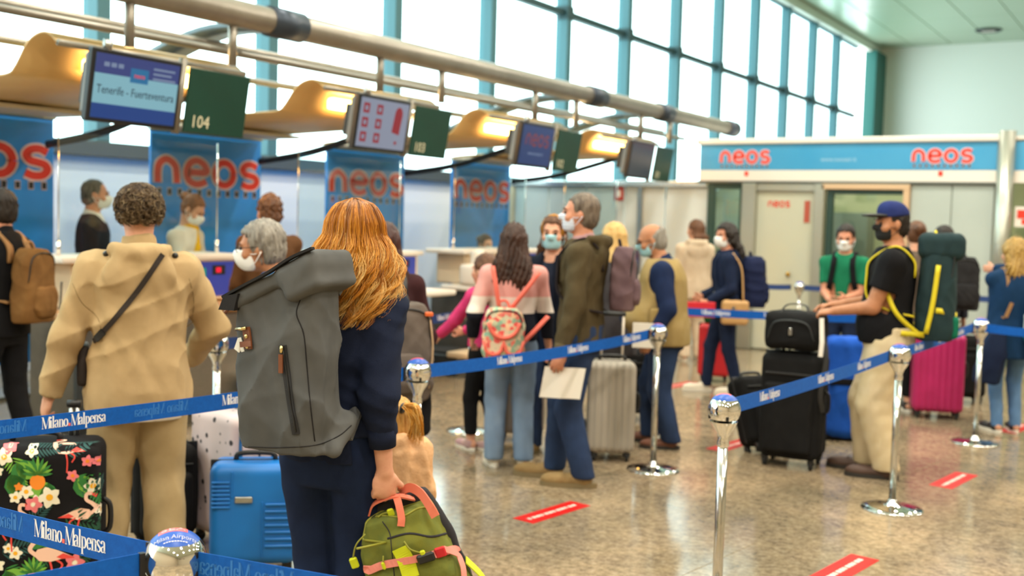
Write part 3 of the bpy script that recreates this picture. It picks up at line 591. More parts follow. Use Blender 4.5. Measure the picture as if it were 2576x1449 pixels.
def person(label, px, d, H, ang, top=None, bot=None, shoe=None, hair=None, mask=None, hands=None, feet=None, lean=0, yaw=0, pitch=0, roll=0, g=1., sh=.101, skin=SKIN, h=.011, z=0, hs=None, hint=(None, None), hdir=(None, None), pn=(None, None), curl=(.6, .6), belly=0, face=True, eyes=True, hair2=None, hoff=(0, 0), loc=None, rz=None, ftw=1, drop=0):
    P = Person(); P.H = H
    loc = loc if loc is not None else pxz(px, d, z); rz = heading(px, ang) if rz is None else rz
    loc.z -= drop; t = thing('person', label, 'person', loc, rz); P.root = t
    ln = math.tan(rad(lean)); hz = .5 * H; hs = hs or (H / 1.72) ** .5 * 1.02; P.hs = hs
    J = lambda x, y, zz: Vector((x, y + (ln * (zz - hz) if zz > hz else 0), zz))
    P.J = J; P.cy = lambda zz: np.where(np.asarray(zz) > hz, ln * (np.asarray(zz) - hz), 0)
    shx = sh * H; P.shx = shx
    SHL, SHR = J(-shx, 0, .792 * H), J(shx, 0, .792 * H); nb = J(0, -.012, .84 * H)
    hc = J(hoff[0], .025 + hoff[1], H - .117 * hs); P.Mh = head_frame(hc, rad(yaw), rad(pitch), rad(roll)); Mh = P.Mh
    Rh = np.array(Mh.to_3x3())
    l1, l2 = .172 * H, .15 * H
    hands = list(hands or (None, None)); W = []; E = []
    for i, s in ((0, -1), (1, 1)):
        w = hands[i] or (s * (shx + .045 * H), .03 + ln * .1, .475 * H); S0 = SHL if i == 0 else SHR; w = Vector(w); v = w - S0
        if v.length > l1 + l2: w = S0 + v.normalized() * (l1 + l2) * .995
        hn = hint[i] or (s * .35, -1, -.3); e = ik(S0, w, l1, l2, hn); W.append(w); E.append(e)
    P.W, P.E, P.SH = W, E, (SHL, SHR)
    feet = feet or ((-.055 * H, 0, 8), (.055 * H, 0, -8)); K = []; A = []; HP = []; T_ = []
    for i, s in ((0, -1), (1, 1)):
        fx, fy, fa = feet[i]; a = Vector((fx, fy - .02, .05 * H + drop)); hp = Vector((s * .052 * H * g ** .5, 0, .5 * H)); k = ik(hp, a, .235 * H, .225 * H, (0, 1, 0))
        K.append(k); A.append(a); HP.append(hp); T_.append(Vector((fx - math.sin(rad(fa)) * .5 * .15 * H, fy + .11 * H * ftw, .018 * H + drop)))
    P.K, P.A, P.HP = K, A, HP
    # body: one continuous surface
    xs = [v.x for v in W + E + A + K + [hc]]; ys = [v.y for v in W + E + A + K + T_ + [hc]]
    lo = (min(xs + [-.14 * H * g]) - .16, min(ys + [-.1 * H * g]) - .16, -.01); hi = (max(xs + [.14 * H * g]) + .16, max(ys + [.1 * H * g]) + .17, H + .05)
    B = Sdf(lo, hi, h)
    zs = np.array([.455, .5, .56, .62, .70, .765, .815, .85]) * H; rx = np.array([.062, .09, .088, .078, .086, .092, .066, .035]) * H * g; ry = np.array([.045, .062, .062, .055, .06, .06, .048, .032]) * H * g
    P.zs, P.rx, P.ry = zs, rx, ry
    B.loft(zs, 0, P.cy(zs), rx, ry, 2.2, .02)
    for i in (0, 1):
        B.chain([HP[i], K[i], A[i]], [.05 * H * g ** .7, .033 * H * g ** .5, .021 * H], .03); B.chain([A[i] + Vector((0, -.015, -.02 * H)), T_[i]], [.021 * H, .014 * H], .02)
        B.chain([(SHL, SHR)[i] + Vector((0, 0, -.01)), E[i], W[i]], [.031 * H * g ** .6, .024 * H * g ** .6, .0155 * H], .025)
        f = Vector(hdir[i]) if hdir[i] else (W[i] - E[i]).normalized(); n = pn[i] or ((1, 0, 0) if i == 0 else (-1, 0, 0)); hand(B, W[i], f, n, hs * H / 1.75 * 1.0, curl[i], 1 if i else -1)
    hd = lambda p: tuple(xf(Mh, Vector(p) * hs)); hr = lambda r: tuple(a * hs for a in r)
    B.cap(nb - Vector((0, 0, .03)), hd((0, -.022, -.06)), .036 * H * (.9 + .1 * g), .054 * hs, .03)
    B.ell(hd((0, -.012, .03)), hr((.074, .094, .085)), Rh, .02).ell(hd((0, .022, -.03)), hr((.062, .07, .082)), Rh, .03).ell(hd((0, .04, -.085)), hr((.04, .042, .03)), Rh, .03)
    B.cap(hd((0, .09, .004)), hd((0, .11, -.034)), .009 * hs, .014 * hs, .012); B.ell(hd((0, .082, .016)), hr((.05, .016, .012)), Rh, .015)
    for s in (-1, 1):
        B.ell(hd((s * .031, .102, -.004)), hr((.017, .014, .010)), Rh, .01, True); B.ell(hd((s * .076, -.008, -.015)), hr((.010, .020, .031)), Rh, .008); B.ell(hd((s * .04, .06, -.035)), hr((.026, .026, .024)), Rh, .02)
    if not mask: B.ell(hd((0, .09, -.07)), hr((.024, .010, .005)), Rh, .004).ell(hd((0, .09, -.079)), hr((.02, .010, .005)), Rh, .004)
    B.obj('body', skin, t)
    if face and eyes:
        for s in (-1, 1):
            MB().lathe([(0, .011 * hs), (.006 * hs, .0095 * hs), (.0095 * hs, .005 * hs), (.011 * hs, 0), (0, -.006)], 12, xf(Mh, Vector((s * .031, .084, -.004)) * hs), (Mh.to_3x3() @ Matrix.Rotation(-PI / 2, 3, 'X'))).obj('eye', EYEW, t, True)
            MB().tube([xf(Mh, Vector((s * x, y, zz)) * hs) for x, y, zz in ((.014, .098, .017), (.032, .097, .022), (.05, .082, .017))], [.003, .0042, .002], 6).obj('eyebrow', BROW, t, True)
    # clothes
    if bot: trousers(P, t, feet, T_, g, h, **bot)
    if top:
        for q in (top if isinstance(top, list) else [top]): garment(P, t, g, h, **q)
    if shoe: shoes(P, t, T_, g, **shoe)
    if hair: hair_(P, t, **hair)
    if mask: mask_(P, t, **mask)
    return P
def garment(P, t, g, h, m=None, name='jacket', slack=.022, hem=.46, sleeve=1., amp=.006, seed=1, flare=.0, collar=0, hood=False, vneck=0, neck=.85, sr=.012, open_=0, belly=0, cut=None, shp=2.3, freq=17, sleeves=True, arm_cut=None, cuff=None, blouse=0):
    H = P.H; hz = hem * H; J = P.J
    lo_ = [-.30 * H, -.26 * H, hz - .03]; hi_ = [.30 * H, .26 * H, .90 * H]
    for v in P.E + P.W: lo_ = [min(lo_[i], v[i] - .09) for i in range(3)]; hi_ = [max(hi_[i], v[i] + .09) for i in range(3)]
    cyt = float(P.cy(.84 * H)); lo_[1] = min(lo_[1], cyt - .22); hi_[1] = max(hi_[1], cyt + .2 + belly)
    G = Sdf(lo_, hi_, max(h, .0075))
    zz = np.linspace(hz, min(.85, neck) * H, 14); f = (zz - hz) / (zz[-1] - hz)
    zc = np.clip(zz, P.zs[0] + .05 * H, None)
    rx = np.interp(zc, P.zs, P.rx) + slack + flare * (1 - f) ** 1.5 + blouse * np.exp(-((f - .12) / .12) ** 2); ry = np.interp(zc, P.zs, P.ry) + slack + flare * .7 * (1 - f) ** 1.5 + blouse * np.exp(-((f - .12) / .12) ** 2)
    bl = belly * np.exp(-((zz - .58 * H) / (.085 * H)) ** 2); rx[-1] = max(rx[-1], .045 * H)
    G.loft(zz, 0, P.cy(zz) + bl * .55, rx + bl * .35, ry + bl * .55, shp, .02)
    for i in (0, 1):
        if not sleeves: break
        s, e, w = P.SH[i], P.E[i], P.W[i]; r1, r2, r3 = .033 * H * g ** .6 + sr, .027 * H * g ** .6 + sr, .021 * H + sr * .8
        G.cap(J(0, -.005, .805 * H), s, .036 * H, r1, .035)
        if sleeve <= .5: G.chain([s, s.lerp(e, sleeve * 2)], [r1, r1 + (r2 - r1) * sleeve], .03)
        else: G.chain([s, e, e.lerp(w, (sleeve - .5) * 2)], [r1, r2, r3], .03)
    if collar: G.chain([J(0, -.012, .835 * H), J(0, -.005, .835 * H + collar)], [.043 * H, .04 * H], .015)
    if hood: G.ell(J(0, -.048 * H * g ** .5 - slack, .79 * H), (.085 * H, .026 * H, .062 * H), None, .025); G.chain([J(.066 * H * math.cos(a), -.02 * H - .062 * H * math.sin(a), (.85 - .012 * math.sin(a)) * H) for a in np.linspace(.1, PI - .1, 9)], list(.019 * H * (.55 + .45 * np.sin(np.linspace(0, PI, 9)))), .03)
    G.folds(amp, freq, seed)
    G.plane((0, 0, hz + .008), (0, 0, -1), .006)
    for i in (0, 1):
        s, e, w = P.SH[i], P.E[i], P.W[i]
        if sleeves:
            d = (e - s).normalized() if sleeve <= .5 else (w - e).normalized(); c = s.lerp(e, sleeve * 2) if sleeve <= .5 else e.lerp(w, (sleeve - .5) * 2)
            G.cut(c, d, .06 * H)
        elif arm_cut:
            G.ell(s + Vector(((-1 if i == 0 else 1) * .03, 0, -.03 * H)), (.035 * H + .02, .055 * H, .075 * H), None, .01, True)
    nc = J(0, .03 + vneck * .3, (.862 if not collar else .87) * H + collar)
    G.ell(nc, (.047 * H, .05 * H, .035 * H + vneck), None, .01, True)
    if open_: G.loft([hz - .02, .84 * H], 0, [P.cy(hz) + .2, P.cy(.84 * H) + .2], [open_, open_ * .6], [.2, .2], 8, .01, True)
    o = G.obj(name, m, t)
    if cuff and sleeve > .5:
        for i in (0, 1):
            e, w = P.E[i], P.W[i]; c = e.lerp(w, (sleeve - .5) * 2); d = (w - e).normalized(); r = .021 * H + sr * .6
            MB().tube([c - d * .03, c + d * .035], [r * 1.05, r * .93], 16).obj('cuff', m, o, True)
    return o
def trousers(P, t, feet, T_, g, h, m=None, name='trousers', slack=.014, width=(1., 1.), amp=.004, seed=3, waist=.56, length=1., freq=20):
    H = P.H; pts = P.K + P.A
    G = Sdf([min([v.x for v in pts] + [-.12 * H * g]) - .09, min([v.y for v in pts] + [-.1 * H * g]) - .09, -.01], [max([v.x for v in pts] + [.12 * H * g]) + .09, max([v.y for v in pts] + [.1 * H * g]) + .1, waist * H + .04], max(h, .009))
    zz = np.array([.44, .48, .5, .53, .56, .6]) * H; zz = zz[zz < waist * H + .01 * H]
    G.loft(zz, 0, -.006, np.interp(zz, P.zs, P.rx) + slack, np.interp(zz, P.zs, P.ry) + slack + .006, 2.2, .03)
    for i in (0, 1):
        a = P.K[i].lerp(P.A[i], length) + Vector((0, 0, -.012 * H if length == 1 else 0))
        G.chain([P.HP[i] + Vector((0, 0, -.01 * H)), P.K[i], a], [.05 * H * g ** .7 + slack, (.033 * H * g ** .5 + slack) * width[0], (.024 * H + slack) * width[1]], .02)
    G.folds(amp, freq, seed, (1, 1, .9))
    for i in (0, 1):
        a = P.K[i].lerp(P.A[i], length) + Vector((0, 0, -.012 * H if length == 1 else 0)); G.cut(a + Vector((0, 0, -.012 if length == 1 else 0)), (0, 0, -1), .055 * H)
    return G.obj(name, m, t)
def shoes(P, t, T_, g, m=None, sole=None, name='shoe', low=1., big=1.):
    H = P.H
    for i in (0, 1):
        a = P.A[i].copy(); a.z = 0; tp = T_[i].copy(); tp.z = 0; d = (tp - a); L = d.length; d.normalize(); n = Vector((-d.y, d.x, 0)); R = np.array((n, d, Vector((0, 0, 1)))).T; k = H / 1.7 * big
        c = a + d * (L * .5 - .015)
        G = Sdf(np.array(c) - .2, np.array(c) + .2, .008); G.ell(c + d * .05 * k + Vector((0, 0, .035 * k)), (.046 * k, .1 * k, .04 * k), R, .02).ell(c - d * .065 * k + Vector((0, 0, .045 * k * low)), (.04 * k, .065 * k, .055 * k * low), R, .03).cap(a + Vector((0, 0, .05 * k * low)), a + Vector((0, 0, .075 * k * low)), .036 * k, .038 * k, .03)
        G.plane((0, 0, .012), (0, 0, -1), .004); o = G.obj(name, m, t)
        ol = [(c + d * (math.cos(q) * .155 * k - .002) + n * (math.sin(q) * .047 * k * (1 + .15 * math.cos(q)))) for q in [2 * PI * j / 20 for j in range(20)]]
        V = [(p.x, p.y, 0.001) for p in ol] + [(p.x, p.y, .026 * k) for p in ol]; F = [tuple(range(19, -1, -1)), tuple(range(20, 40))] + [(j, (j + 1) % 20, 20 + (j + 1) % 20, 20 + j) for j in range(20)]
        link_mesh('sole', V, F, sole or m, o, False)
        mb = MB()
        for j in range(3): q = c + d * (.02 + .022 * j) * k; zz_ = (.074 - .008 * j) * k; mb.tube([q - n * .02 * k + Vector((0, 0, zz_ - .006)), q + Vector((0, 0, zz_ + .001)), q + n * .02 * k + Vector((0, 0, zz_ - .006))], .0035 * k, 5)
        mb.obj('laces', sole or m, o, True)
def hair_(P, t, m=None, style='short', length=.3, vol=1., amp=.006, seed=5, fringe=.05, name='hair', ears=True, wide=1.):
    hs = P.hs; G = Sdf((-.24, -.26, -.62 * (1 if style == 'long' else .45)), (.24, .2, .17), .0075 if style != 'long' else .009)
    v = vol
    G.ell((0, -.018, .034), (.081 * v, .102 * v, .092 * v), None, .02)
    if style in ('short', 'curly', 'bald'):
        G.ell((0, -.045, -.035), (.076 * v, .07 * v, .07), None, .03)
    if style == 'long':
        z1 = -length; zz = np.array([z1, z1 * .75, z1 * .45, -.06, .04]); G.loft(zz, 0, [-.10, -.105, -.09, -.055, -.03], np.array([.09, .115, .112, .092, .075]) * wide * v, np.array([.03, .042, .055, .075, .09]) * v, 2.2, .03)
    if style in ('bun', 'pony'):
        G.ell((0, -.03, -.02), (.074, .075, .07), None, .03); 
        if style == 'bun': G.ell((0, -.125, .05), (.042, .038, .042), None, .01)
        else: G.chain([(0, -.1, .07), (0, -.165, .06), (0, -.18, -.02), (0, -.15, -.09)], [.022, .034, .03, .008], .015)
    # the face stays free
    if style == 'bald': G.ell((0, .03, .10), (.10, .12, .085), None, .02, True); G.box((0, .1, 0), (.12, .105, .2), None, .01, .01, True)
    else: G.box((0, .118, -.10 + fringe), (.078 if style != 'long' else .064, .075, .115), None, .03, .02, True)
    if style in ('short', 'curly'):
        G.plane((0, 0, -.085), (0, .3, -1), .01)
        for s in (-1, 1): G.box((s * .09, .03, -.07), (.03, .06, .055), None, .02, .01, True)
    if style == 'curly':
        r = np.random.default_rng(seed)
        def bumps(x, y, z): return .011 * (np.sin(75 * x + 2 * np.sin(60 * z)) * np.sin(80 * y + 2 * np.sin(55 * x)) * np.sin(70 * z + 1.5 * np.sin(66 * y)))
        G.disp(bumps)
    def strands(x, y, z):
        th = np.arctan2(x, -y - .02 + 1e-4); return amp * (np.sin(26 * th + 7 * np.sin(9 * z + seed) + seed) * .6 + .5 * np.sin(61 * th + 5 * np.sin(15 * z)))
    G.disp(strands)
    Mh = P.Mh.copy()
    V, F = G.mesh(); V = V * hs
    if style == 'long':   # hair below the head hangs straight down instead of turning with the head
        Rm = np.array(Mh.to_3x3()); Rz = np.array(Matrix.Rotation(math.atan2(Rm[1, 0], Rm[0, 0]), 3, 'Z')); w = np.clip((-V[:, 2] - .03) / .14, 0, 1)[:, None]; V = (V @ Rm.T) * (1 - w) + (V @ Rz.T) * w + np.array(Mh.translation)
    else: V = V @ np.array(Mh.to_3x3()).T + np.array(Mh.translation)
    return link_mesh(name, V, F, m, t, True)
def mask_(P, t, m=None, kind='surgical', loops=True):
    hs = P.hs; G = Sdf((-.1, -.06, -.16), (.1, .19, .04), .006)
    G.ell((0, .022, -.03), (.069, .079, .09), None, .02).ell((0, .04, -.085), (.048, .052, .04), None, .03).cap((0, .09, .0), (0, .108, -.03), .014, .02, .02)
    if kind == 'cone': G.ell((0, .09, -.05), (.04, .036, .048), None, .03)
    K_ = Sdf((-.1, -.06, -.16), (.1, .19, .04), .006); K_.box((0, .125, -.062), (.064, .105, .052), None, .02, 0)
    G.d = np.maximum(G.d, K_.d)
    if kind == 'surgical': G.disp(lambda x, y, z: .0018 * np.sin(z * 330))
    V, F = G.mesh(); V = (V * hs) @ np.array(P.Mh.to_3x3()).T + np.array(P.Mh.translation); o = link_mesh('face_mask', V, F, m, t, True)
    for s in (-1, 1):
        for zz in (-.03, -.095): MB().tube([xf(P.Mh, Vector(q) * hs) for q in ((s * .06, .045, zz), (s * .076, .015, (zz - .02) / 1.6), (s * .086, -.02, -.02))], .0022, 5).obj('ear_loop', m, o, True)
    return o
def glasses_(P, t, m):
    g = thing('eyeglasses'); g.parent = t
    for s in (-1, 1):
        MB().tube([xf(P.Mh, Vector((s * .033 + .02 * math.cos(a), .107, -.004 + .015 * math.sin(a))) * P.hs) for a in [2 * PI * i / 14 for i in range(15)]], .0022, 5).obj('lens_rim', m, g, True); MB().tube([xf(P.Mh, Vector(q) * P.hs) for q in ((s * .053, .105, 0), (s * .074, .06, .002), (s * .082, -.01, .004))], .002, 5).obj('temple', m, g, True)
    MB().tube([xf(P.Mh, Vector(q) * P.hs) for q in ((-.013, .108, 0), (.013, .108, 0))], .002, 5).obj('bridge', m, g, True)
def strap_over(P, side, off=.022, w=.05, z1=.62, out=.085, front=True):    # shoulder strap path from back to front, local metres
    H = P.H; x = side * out; J = P.J; b = np.interp
    def back(z): return float(P.cy(z)) - float(b(z, P.zs, P.ry)) - off
    def fr(z): return float(P.cy(z)) + float(b(z, P.zs, P.ry)) + off
    pts = [Vector((x, back(.74 * H), .74 * H)), Vector((x, back(.79 * H), .80 * H)), Vector((x, float(P.cy(.83 * H)) - .02, .835 * H + off + .004)), Vector((x, fr(.8 * H) , .80 * H)), Vector((x * 1.1, fr(.74 * H) + .004, .74 * H)), Vector((x * 1.35, fr(.68 * H) - .01, .66 * H)), Vector((x * 1.6, float(P.cy(.6 * H)), z1 * H)), Vector((x * 1.25, back(.58 * H) - .01, .6 * H))]
    return bez(pts, 5)
def rucksack(P, label, m, w=.3, d=.15, hgt=.45, zc=.68, strap=None, off=.03, pocket=True, p=3.2, amp=.006, seed=11, h=.009, extra=None, taper=.86, x0=0, straps=(-1, 1), cat='backpack', name='backpack', rotz=0, out=.085, pm=None, fmt=None):
    H = P.H; t = thing(name, label, cat, P.root.location.copy(), P.root.rotation_euler.z); z0 = zc * H - hgt / 2; z1 = zc * H + hgt / 2
    yb = lambda z: float(P.cy(z)) - float(np.interp(z, P.zs, P.ry)) - off - d / 2
    zz = np.linspace(z0, z1, 9); f = np.linspace(0, 1, 9); yy = [float(P.cy(z)) - float(np.interp(.68 * H, P.zs, P.ry)) - off - d / 2 for z in zz]
    prof = (1 - (1 - taper) * f ** 2) * (1 - .25 * np.clip((f - .82) / .18, 0, 1) ** 2) * (1 - .10 * np.clip((.12 - f) / .12, 0, 1))
    G = Sdf((x0 - w / 2 - .08, min(yy) - d / 2 - .1, z0 - .04), (x0 + w / 2 + .08, max(yy) + d / 2 + .06, z1 + .05), h)
    G.loft(zz, x0, yy, prof * w / 2, prof * d / 2, p, .01).folds(amp, 20, seed, (1, 1, 1)); G.obj('bag', m, t)
    if pocket:
        Q = Sdf((x0 - w / 2, min(yy) - d / 2 - .12, z0 - .02), (x0 + w / 2, max(yy), z1), h); a = z0 + hgt * .08; b_ = z0 + hgt * .5; q = np.linspace(a, b_, 5)
        Q.loft(q, x0, [np.interp(v, zz, yy) - d / 2 + .01 for v in q], w * .36 * np.array([.8, 1, 1, .97, .8]), .04 * np.array([.7, 1, 1, .9, .6]), 3, .01).folds(amp * .7, 22, seed + 1); Q.obj('front_pocket', pm or m, t)
    MB().tube(bez([(x0 - .04, yy[-1] + .02, z1 - .01), (x0 - .02, yy[-1] + .03, z1 + .035), (x0 + .02, yy[-1] + .03, z1 + .035), (x0 + .04, yy[-1] + .02, z1 - .01)], 4), .009, 8).obj('carry_loop', strap or m, t, True)
    for s in straps: MB().ribbon(strap_over(P, s, out=out), (1, 0, 0), .05, .012).obj('strap', strap or m, t, True)
    zp = MB().tube(bez([(x0 - w * .42, yy[5] - d * .3, z0 + hgt * .55), (x0 - w * .3, yy[7] - d * .38, z1 - hgt * .1), (x0 + w * .3, yy[7] - d * .38, z1 - hgt * .1), (x0 + w * .42, yy[5] - d * .3, z0 + hgt * .55)], 6), .005, 6).obj('zip', BLACK, t, True)
    P.pack = (t, zz, yy, prof * w / 2, prof * d / 2, x0)
    return t
def suitcase(label, px, d, rz, w, dep, hgt, m, handle=0, ribs=0, soft=False, trim=None, loc=None, pat=None, hw=.075, cat='suitcase', name='suitcase', tilt=0, wheel=.06, hm=None, hx=None):
    loc = loc if loc is not None else pxz(px, d, 0); t = thing(name, label, cat, loc, rz); trim = trim or BLACK
    if tilt: t.rotation_euler = (rad(tilt), 0, rz)
    b = .05 if not soft else .06; z0 = wheel
    G = Sdf((-w / 2 - .03, -dep / 2 - .03, z0 - .03), (w / 2 + .03, dep / 2 + .03, hgt + .03), .009); G.box((0, 0, (z0 + hgt) / 2), (w / 2, dep / 2, (hgt - z0) / 2), None, b, .001)
    if ribs:
        def rb(x, y, z): return .004 * np.clip(np.sin(x * 2 * PI * ribs / w) * 1.6, -1, 1) * (np.abs(y) > dep / 2 - .035)
        G.disp(rb, .03)
    if soft: G.folds(.004, 16, int(abs(px)) % 50)
    G.obj('shell', m, t)
    MB().box((-w / 2 - .003, -.006, z0 + .02), (w / 2 + .003, .006, hgt + .003), .003).obj('zip_band', trim, t)
    if soft:
        Q = Sdf((-w / 2, -dep / 2 - .07, z0), (w / 2, 0, hgt), .009); Q.box((0, -dep / 2 - .01, z0 + (hgt - z0) * .40), (w * .4, .035, (hgt - z0) * .33), None, .03, .001).folds(.004, 18, 5); Q.obj('front_pocket', m, t)
        Q = MB().box((-w * .4, -dep / 2 - .012, z0 + (hgt - z0) * .8), (w * .4, -dep / 2 + .0, z0 + (hgt - z0) * .82), .002); Q.obj('zip', trim, t)
    MB().tube(bez([(-.09, 0, hgt), (-.07, 0, hgt + .03), (.07, 0, hgt + .03), (.09, 0, hgt)], 4), .012, 8).obj('grab_handle', trim, t, True)
    MB().tube(bez([(w / 2, -.0, z0 + hgt * .4), (w / 2 + .028, 0, z0 + hgt * .44), (w / 2 + .028, 0, z0 + hgt * .56), (w / 2, 0, z0 + hgt * .6)], 4), .011, 8).obj('side_handle', trim, t, True)
    for sx in (-1, 1):
        for sy in (-1, 1): 
            q = MB().tube([(sx * (w / 2 - .05) - .011, sy * (dep / 2 - .045), .026), (sx * (w / 2 - .05) + .011, sy * (dep / 2 - .045), .026)], .026, 14).obj('wheel', RUBBER, t, True)
            MB().box((sx * (w / 2 - .05) - .022, sy * (dep / 2 - .045) - .016, .03), (sx * (w / 2 - .05) + .022, sy * (dep / 2 - .045) + .016, z0 + .012), .005).obj('wheel_housing', trim, q)
    if handle:
        hh = thing('telescopic_handle'); hh.parent = t; hm = hm or STEEL; hy = dep / 2 - .05
        for sx in (-1, 1): MB().tube([((hx or 0) + sx * hw, hy, hgt - .02), ((hx or 0) + sx * hw, hy, hgt + handle)], .009, 8).obj('rod', hm, hh, True)
        MB().tube([((hx or 0) - hw - .015, hy, hgt + handle), ((hx or 0) + hw + .015, hy, hgt + handle)], .016, 10).obj('grip', trim, hh, True)
    return t
NAVY = cloth('navy_cloth', '1c2740', '18213a'); BLK = cloth('black_cloth', '17171a', '131316'); KHAKI = cloth('khaki_cotton', 'a08a5e', '96804f'); CREAMP = cloth('cream_cotton', 'd3c3a4', 'cbb994')
DENIM = cloth('dark_denim', '26334e', '2c3d5e', scale=5); LDEN = cloth('faded_denim', '7f94ad', '6a809c', scale=4); MDEN = cloth('mid_denim', '4f7099', '6384ab', scale=4)
SHOEW = mat('shoe_offwhite', 'd9cfbd', .6); SHOEB = mat('shoe_black', '1c1b1c', .6); SHOET = mat('shoe_tan_suede', '94794d', .8, 0, '86693f', 20); SHOEBR = mat('shoe_brown', '4a342a', .6); SHOEP = mat('shoe_mauve', 'a5818a', .7, 0, 'b79a94', 12)
SOLEW = mat('sole_white', 'e4ddcf', .6); SOLED = mat('sole_dark', '2a2623', .7); SOLET = mat('sole_tan', '7b6a4a', .7)
DKBR = hairmat('hair_dark_brown', '2a1a14', '4a3024'); BRN = hairmat('hair_brown', '4a2f20', '6d472c'); BLOND = hairmat('hair_blond', 'b98d4e', 'dcb878'); GREYH = hairmat('hair_grey', '6f6a63', '9a948a', 40); DGREY = hairmat('hair_grey_brown', '4b4038', '7a6c5e', 40); BLKH = hairmat('hair_black', '17120f', '2c221c'); AUB = hairmat('hair_auburn', '5e3218', '8a5226'); CURLG = hairmat('hair_curly_grey_brown', '4a3a28', '8d7a5e', 55); CURLB = hairmat('hair_curly_blond', '8a6a36', 'b8954f', 55)
# agents
person('person in dark suit with white mask standing behind the nearest desk', 232, 9.35, 1.90, -95, hs=1.03,
  top=[dict(m=mat('shirt_white', 'e8e6e2', .7), name='shirt', slack=.012, sleeve=.97, collar=.03, amp=.002, sr=.004, hem=.5), dict(m=cloth('suit_charcoal', '23252f', '1e2029'), name='suit_jacket', slack=.03, hem=.44, sleeve=.95, vneck=.12, sr=.012)],
  bot=dict(m=BLK), shoe=dict(m=SHOEB), hair=dict(m=hairmat('hair_salt_pepper', '2a2725', '6b6661', 45), style='short', fringe=.075), mask=dict(m=MASKW, kind='cone'), skin=SKIN3)
A2 = person('person with auburn bun, cream jacket and yellow scarf bent over the desk', 440, 9.75, 1.80, -118, lean=10, pitch=-32, hands=((-.12, .4, 1.15), (.12, .4, 1.15)),
  top=dict(m=cloth('cream_jacket', 'ddd6cb', 'd3cbbe'), slack=.03, hem=.46), bot=dict(m=NAVY), shoe=dict(m=SHOEB), hair=dict(m=AUB, style='bun'), mask=dict(m=MASKW, kind='cone'))
YEL = cloth('yellow_scarf', 'e8b21c', 'd8a010')
sc = Sdf((-.2, -.2, 1.1), (.2, .5, 1.7), .01); c0 = A2.J(0, 0, .84 * 1.8); sc.chain([c0 + Vector((.055 * math.cos(a), .06 * math.sin(a) + .01, .01 * math.sin(a * 2))) for a in [2 * PI * i / 10 for i in range(11)]], [.026] * 11, .02).chain([c0 + Vector((0, .075, -.01)), c0 + Vector((.02, .1, -.16)), c0 + Vector((.03, .1, -.32))], [.03, .035, .04], .02).folds(.006, 30, 4); sc.obj('scarf', YEL, A2.root)
person('person with dark hair and white mask seated behind the third desk', 1211, 13.7, 1.72, -140, drop=.26, pitch=-8, hands=((-.1, .38, 1.2), (.1, .38, 1.2)), top=dict(m=NAVY, hem=.47), bot=dict(m=NAVY), hair=dict(m=DKBR, style='bun', vol=1.02), mask=dict(m=MASKW, kind='cone'), skin=SKIN)
# travellers at the counters
P3 = person('person in black jacket with brown rucksack, at the left edge of the picture', 6, 6.95, 1.77, 52, hands=((-.16, .34, .98), (.2, .3, 1.0)), feet=((-.1, .16, 8), (.1, -.12, -8)), top=dict(m=BLK, slack=.035, hem=.47, collar=.03), bot=dict(m=BLK, slack=.014), shoe=dict(m=SHOEB), hair=dict(m=BLKH, style='short'), skin=SKIN3, eyes=False)
TAN = cloth('brown_canvas', '7d5a33', '6e4d2a')
rucksack(P3, 'brown canvas rucksack worn by the traveller in black at the left edge', TAN, .3, .19, .47, .66, mat('tan_strap', '9a7145', .7), seed=21)
zz_ = MB().ribbon([(-.0, -.42, 1.02), (.0, -.43, 1.2)], (1, 0, 0), .02, .004).obj('zip', STEEL, P3.pack[0])
person('person with shaggy brown hair and brown jacket at the second desk', 672, 8.3, 1.80, 22, top=dict(m=cloth('brown_leather', '5f4027', '55371f', bump=.1), slack=.03, collar=.03), bot=dict(m=DENIM), shoe=dict(m=SHOEB), hair=dict(m=BRN, style='curly', vol=1.06), eyes=False, hands=((-.15, .35, 1.05), (.15, .35, 1.05)))
P7 = person('person with short grey hair and white mask in profile beside the grey backpack', 698, 5.65, 1.62, 80, hoff=(0, .085), g=.95, pitch=-4, roll=-3, hs=1.06, top=dict(m=cloth('blue_coat', '24588c', '1f4f80'), slack=.04, hem=.40, flare=.02), bot=dict(m=cloth('blue_slacks', '22507f', '1d4872')), shoe=dict(m=SHOEB), hair=dict(m=GREYH, style='short', vol=1.08, amp=.008), mask=dict(m=MASKW, kind='cone'), skin=SKIN2, hands=((-.2, .0, .75), (.2, .0, .75)))
glasses_(P7, P7.root, BLACK)
P8 = person('person with long dark hair and burgundy jacket behind the blond traveller', 948, 5.75, 1.64, 12, yaw=10, top=dict(m=cloth('burgundy_cloth', '3b1f22', '331a1d'), slack=.035), bot=dict(m=BLK), shoe=dict(m=SHOEB), hair=dict(m=hairmat('hair_dark_auburn', '2a1512', '45231c'), style='long', length=.3), eyes=False, hands=((-.2, .25, 1.0), (.2, .25, 1.0)))
rucksack(P8, 'grey-brown rucksack with orange tab on the burgundy jacket', cloth('grey_brown_nylon', '6a605a', '5f5650'), .34, .19, .5, .60, BLACK, x0=.06, seed=22)
t = P8.pack[0]; yy = P8.pack[2]
MB().box((.16, yy[6] - .095, 1.17), (.2, yy[6] - .06, 1.19), .003).obj('tab', mat('orange_tab', 'd8622a', .6), t)
MB().tube(bez([(.19, yy[2] - .07, .8), (.205, yy[4] - .078, 1.0), (.19, yy[6] - .07, 1.15)], 5), .005, 6).obj('piping', mat('tan_piping', 'b79a78', .6), t, True)
s_ = thing('shoulder_bag', 'black shoulder bag hanging below the grey-brown rucksack', 'bag', P8.root.location + Matrix.Rotation(P8.root.rotation_euler.z, 3, 'Z') @ Vector((.06, -.2, 0)), P8.root.rotation_euler.z)
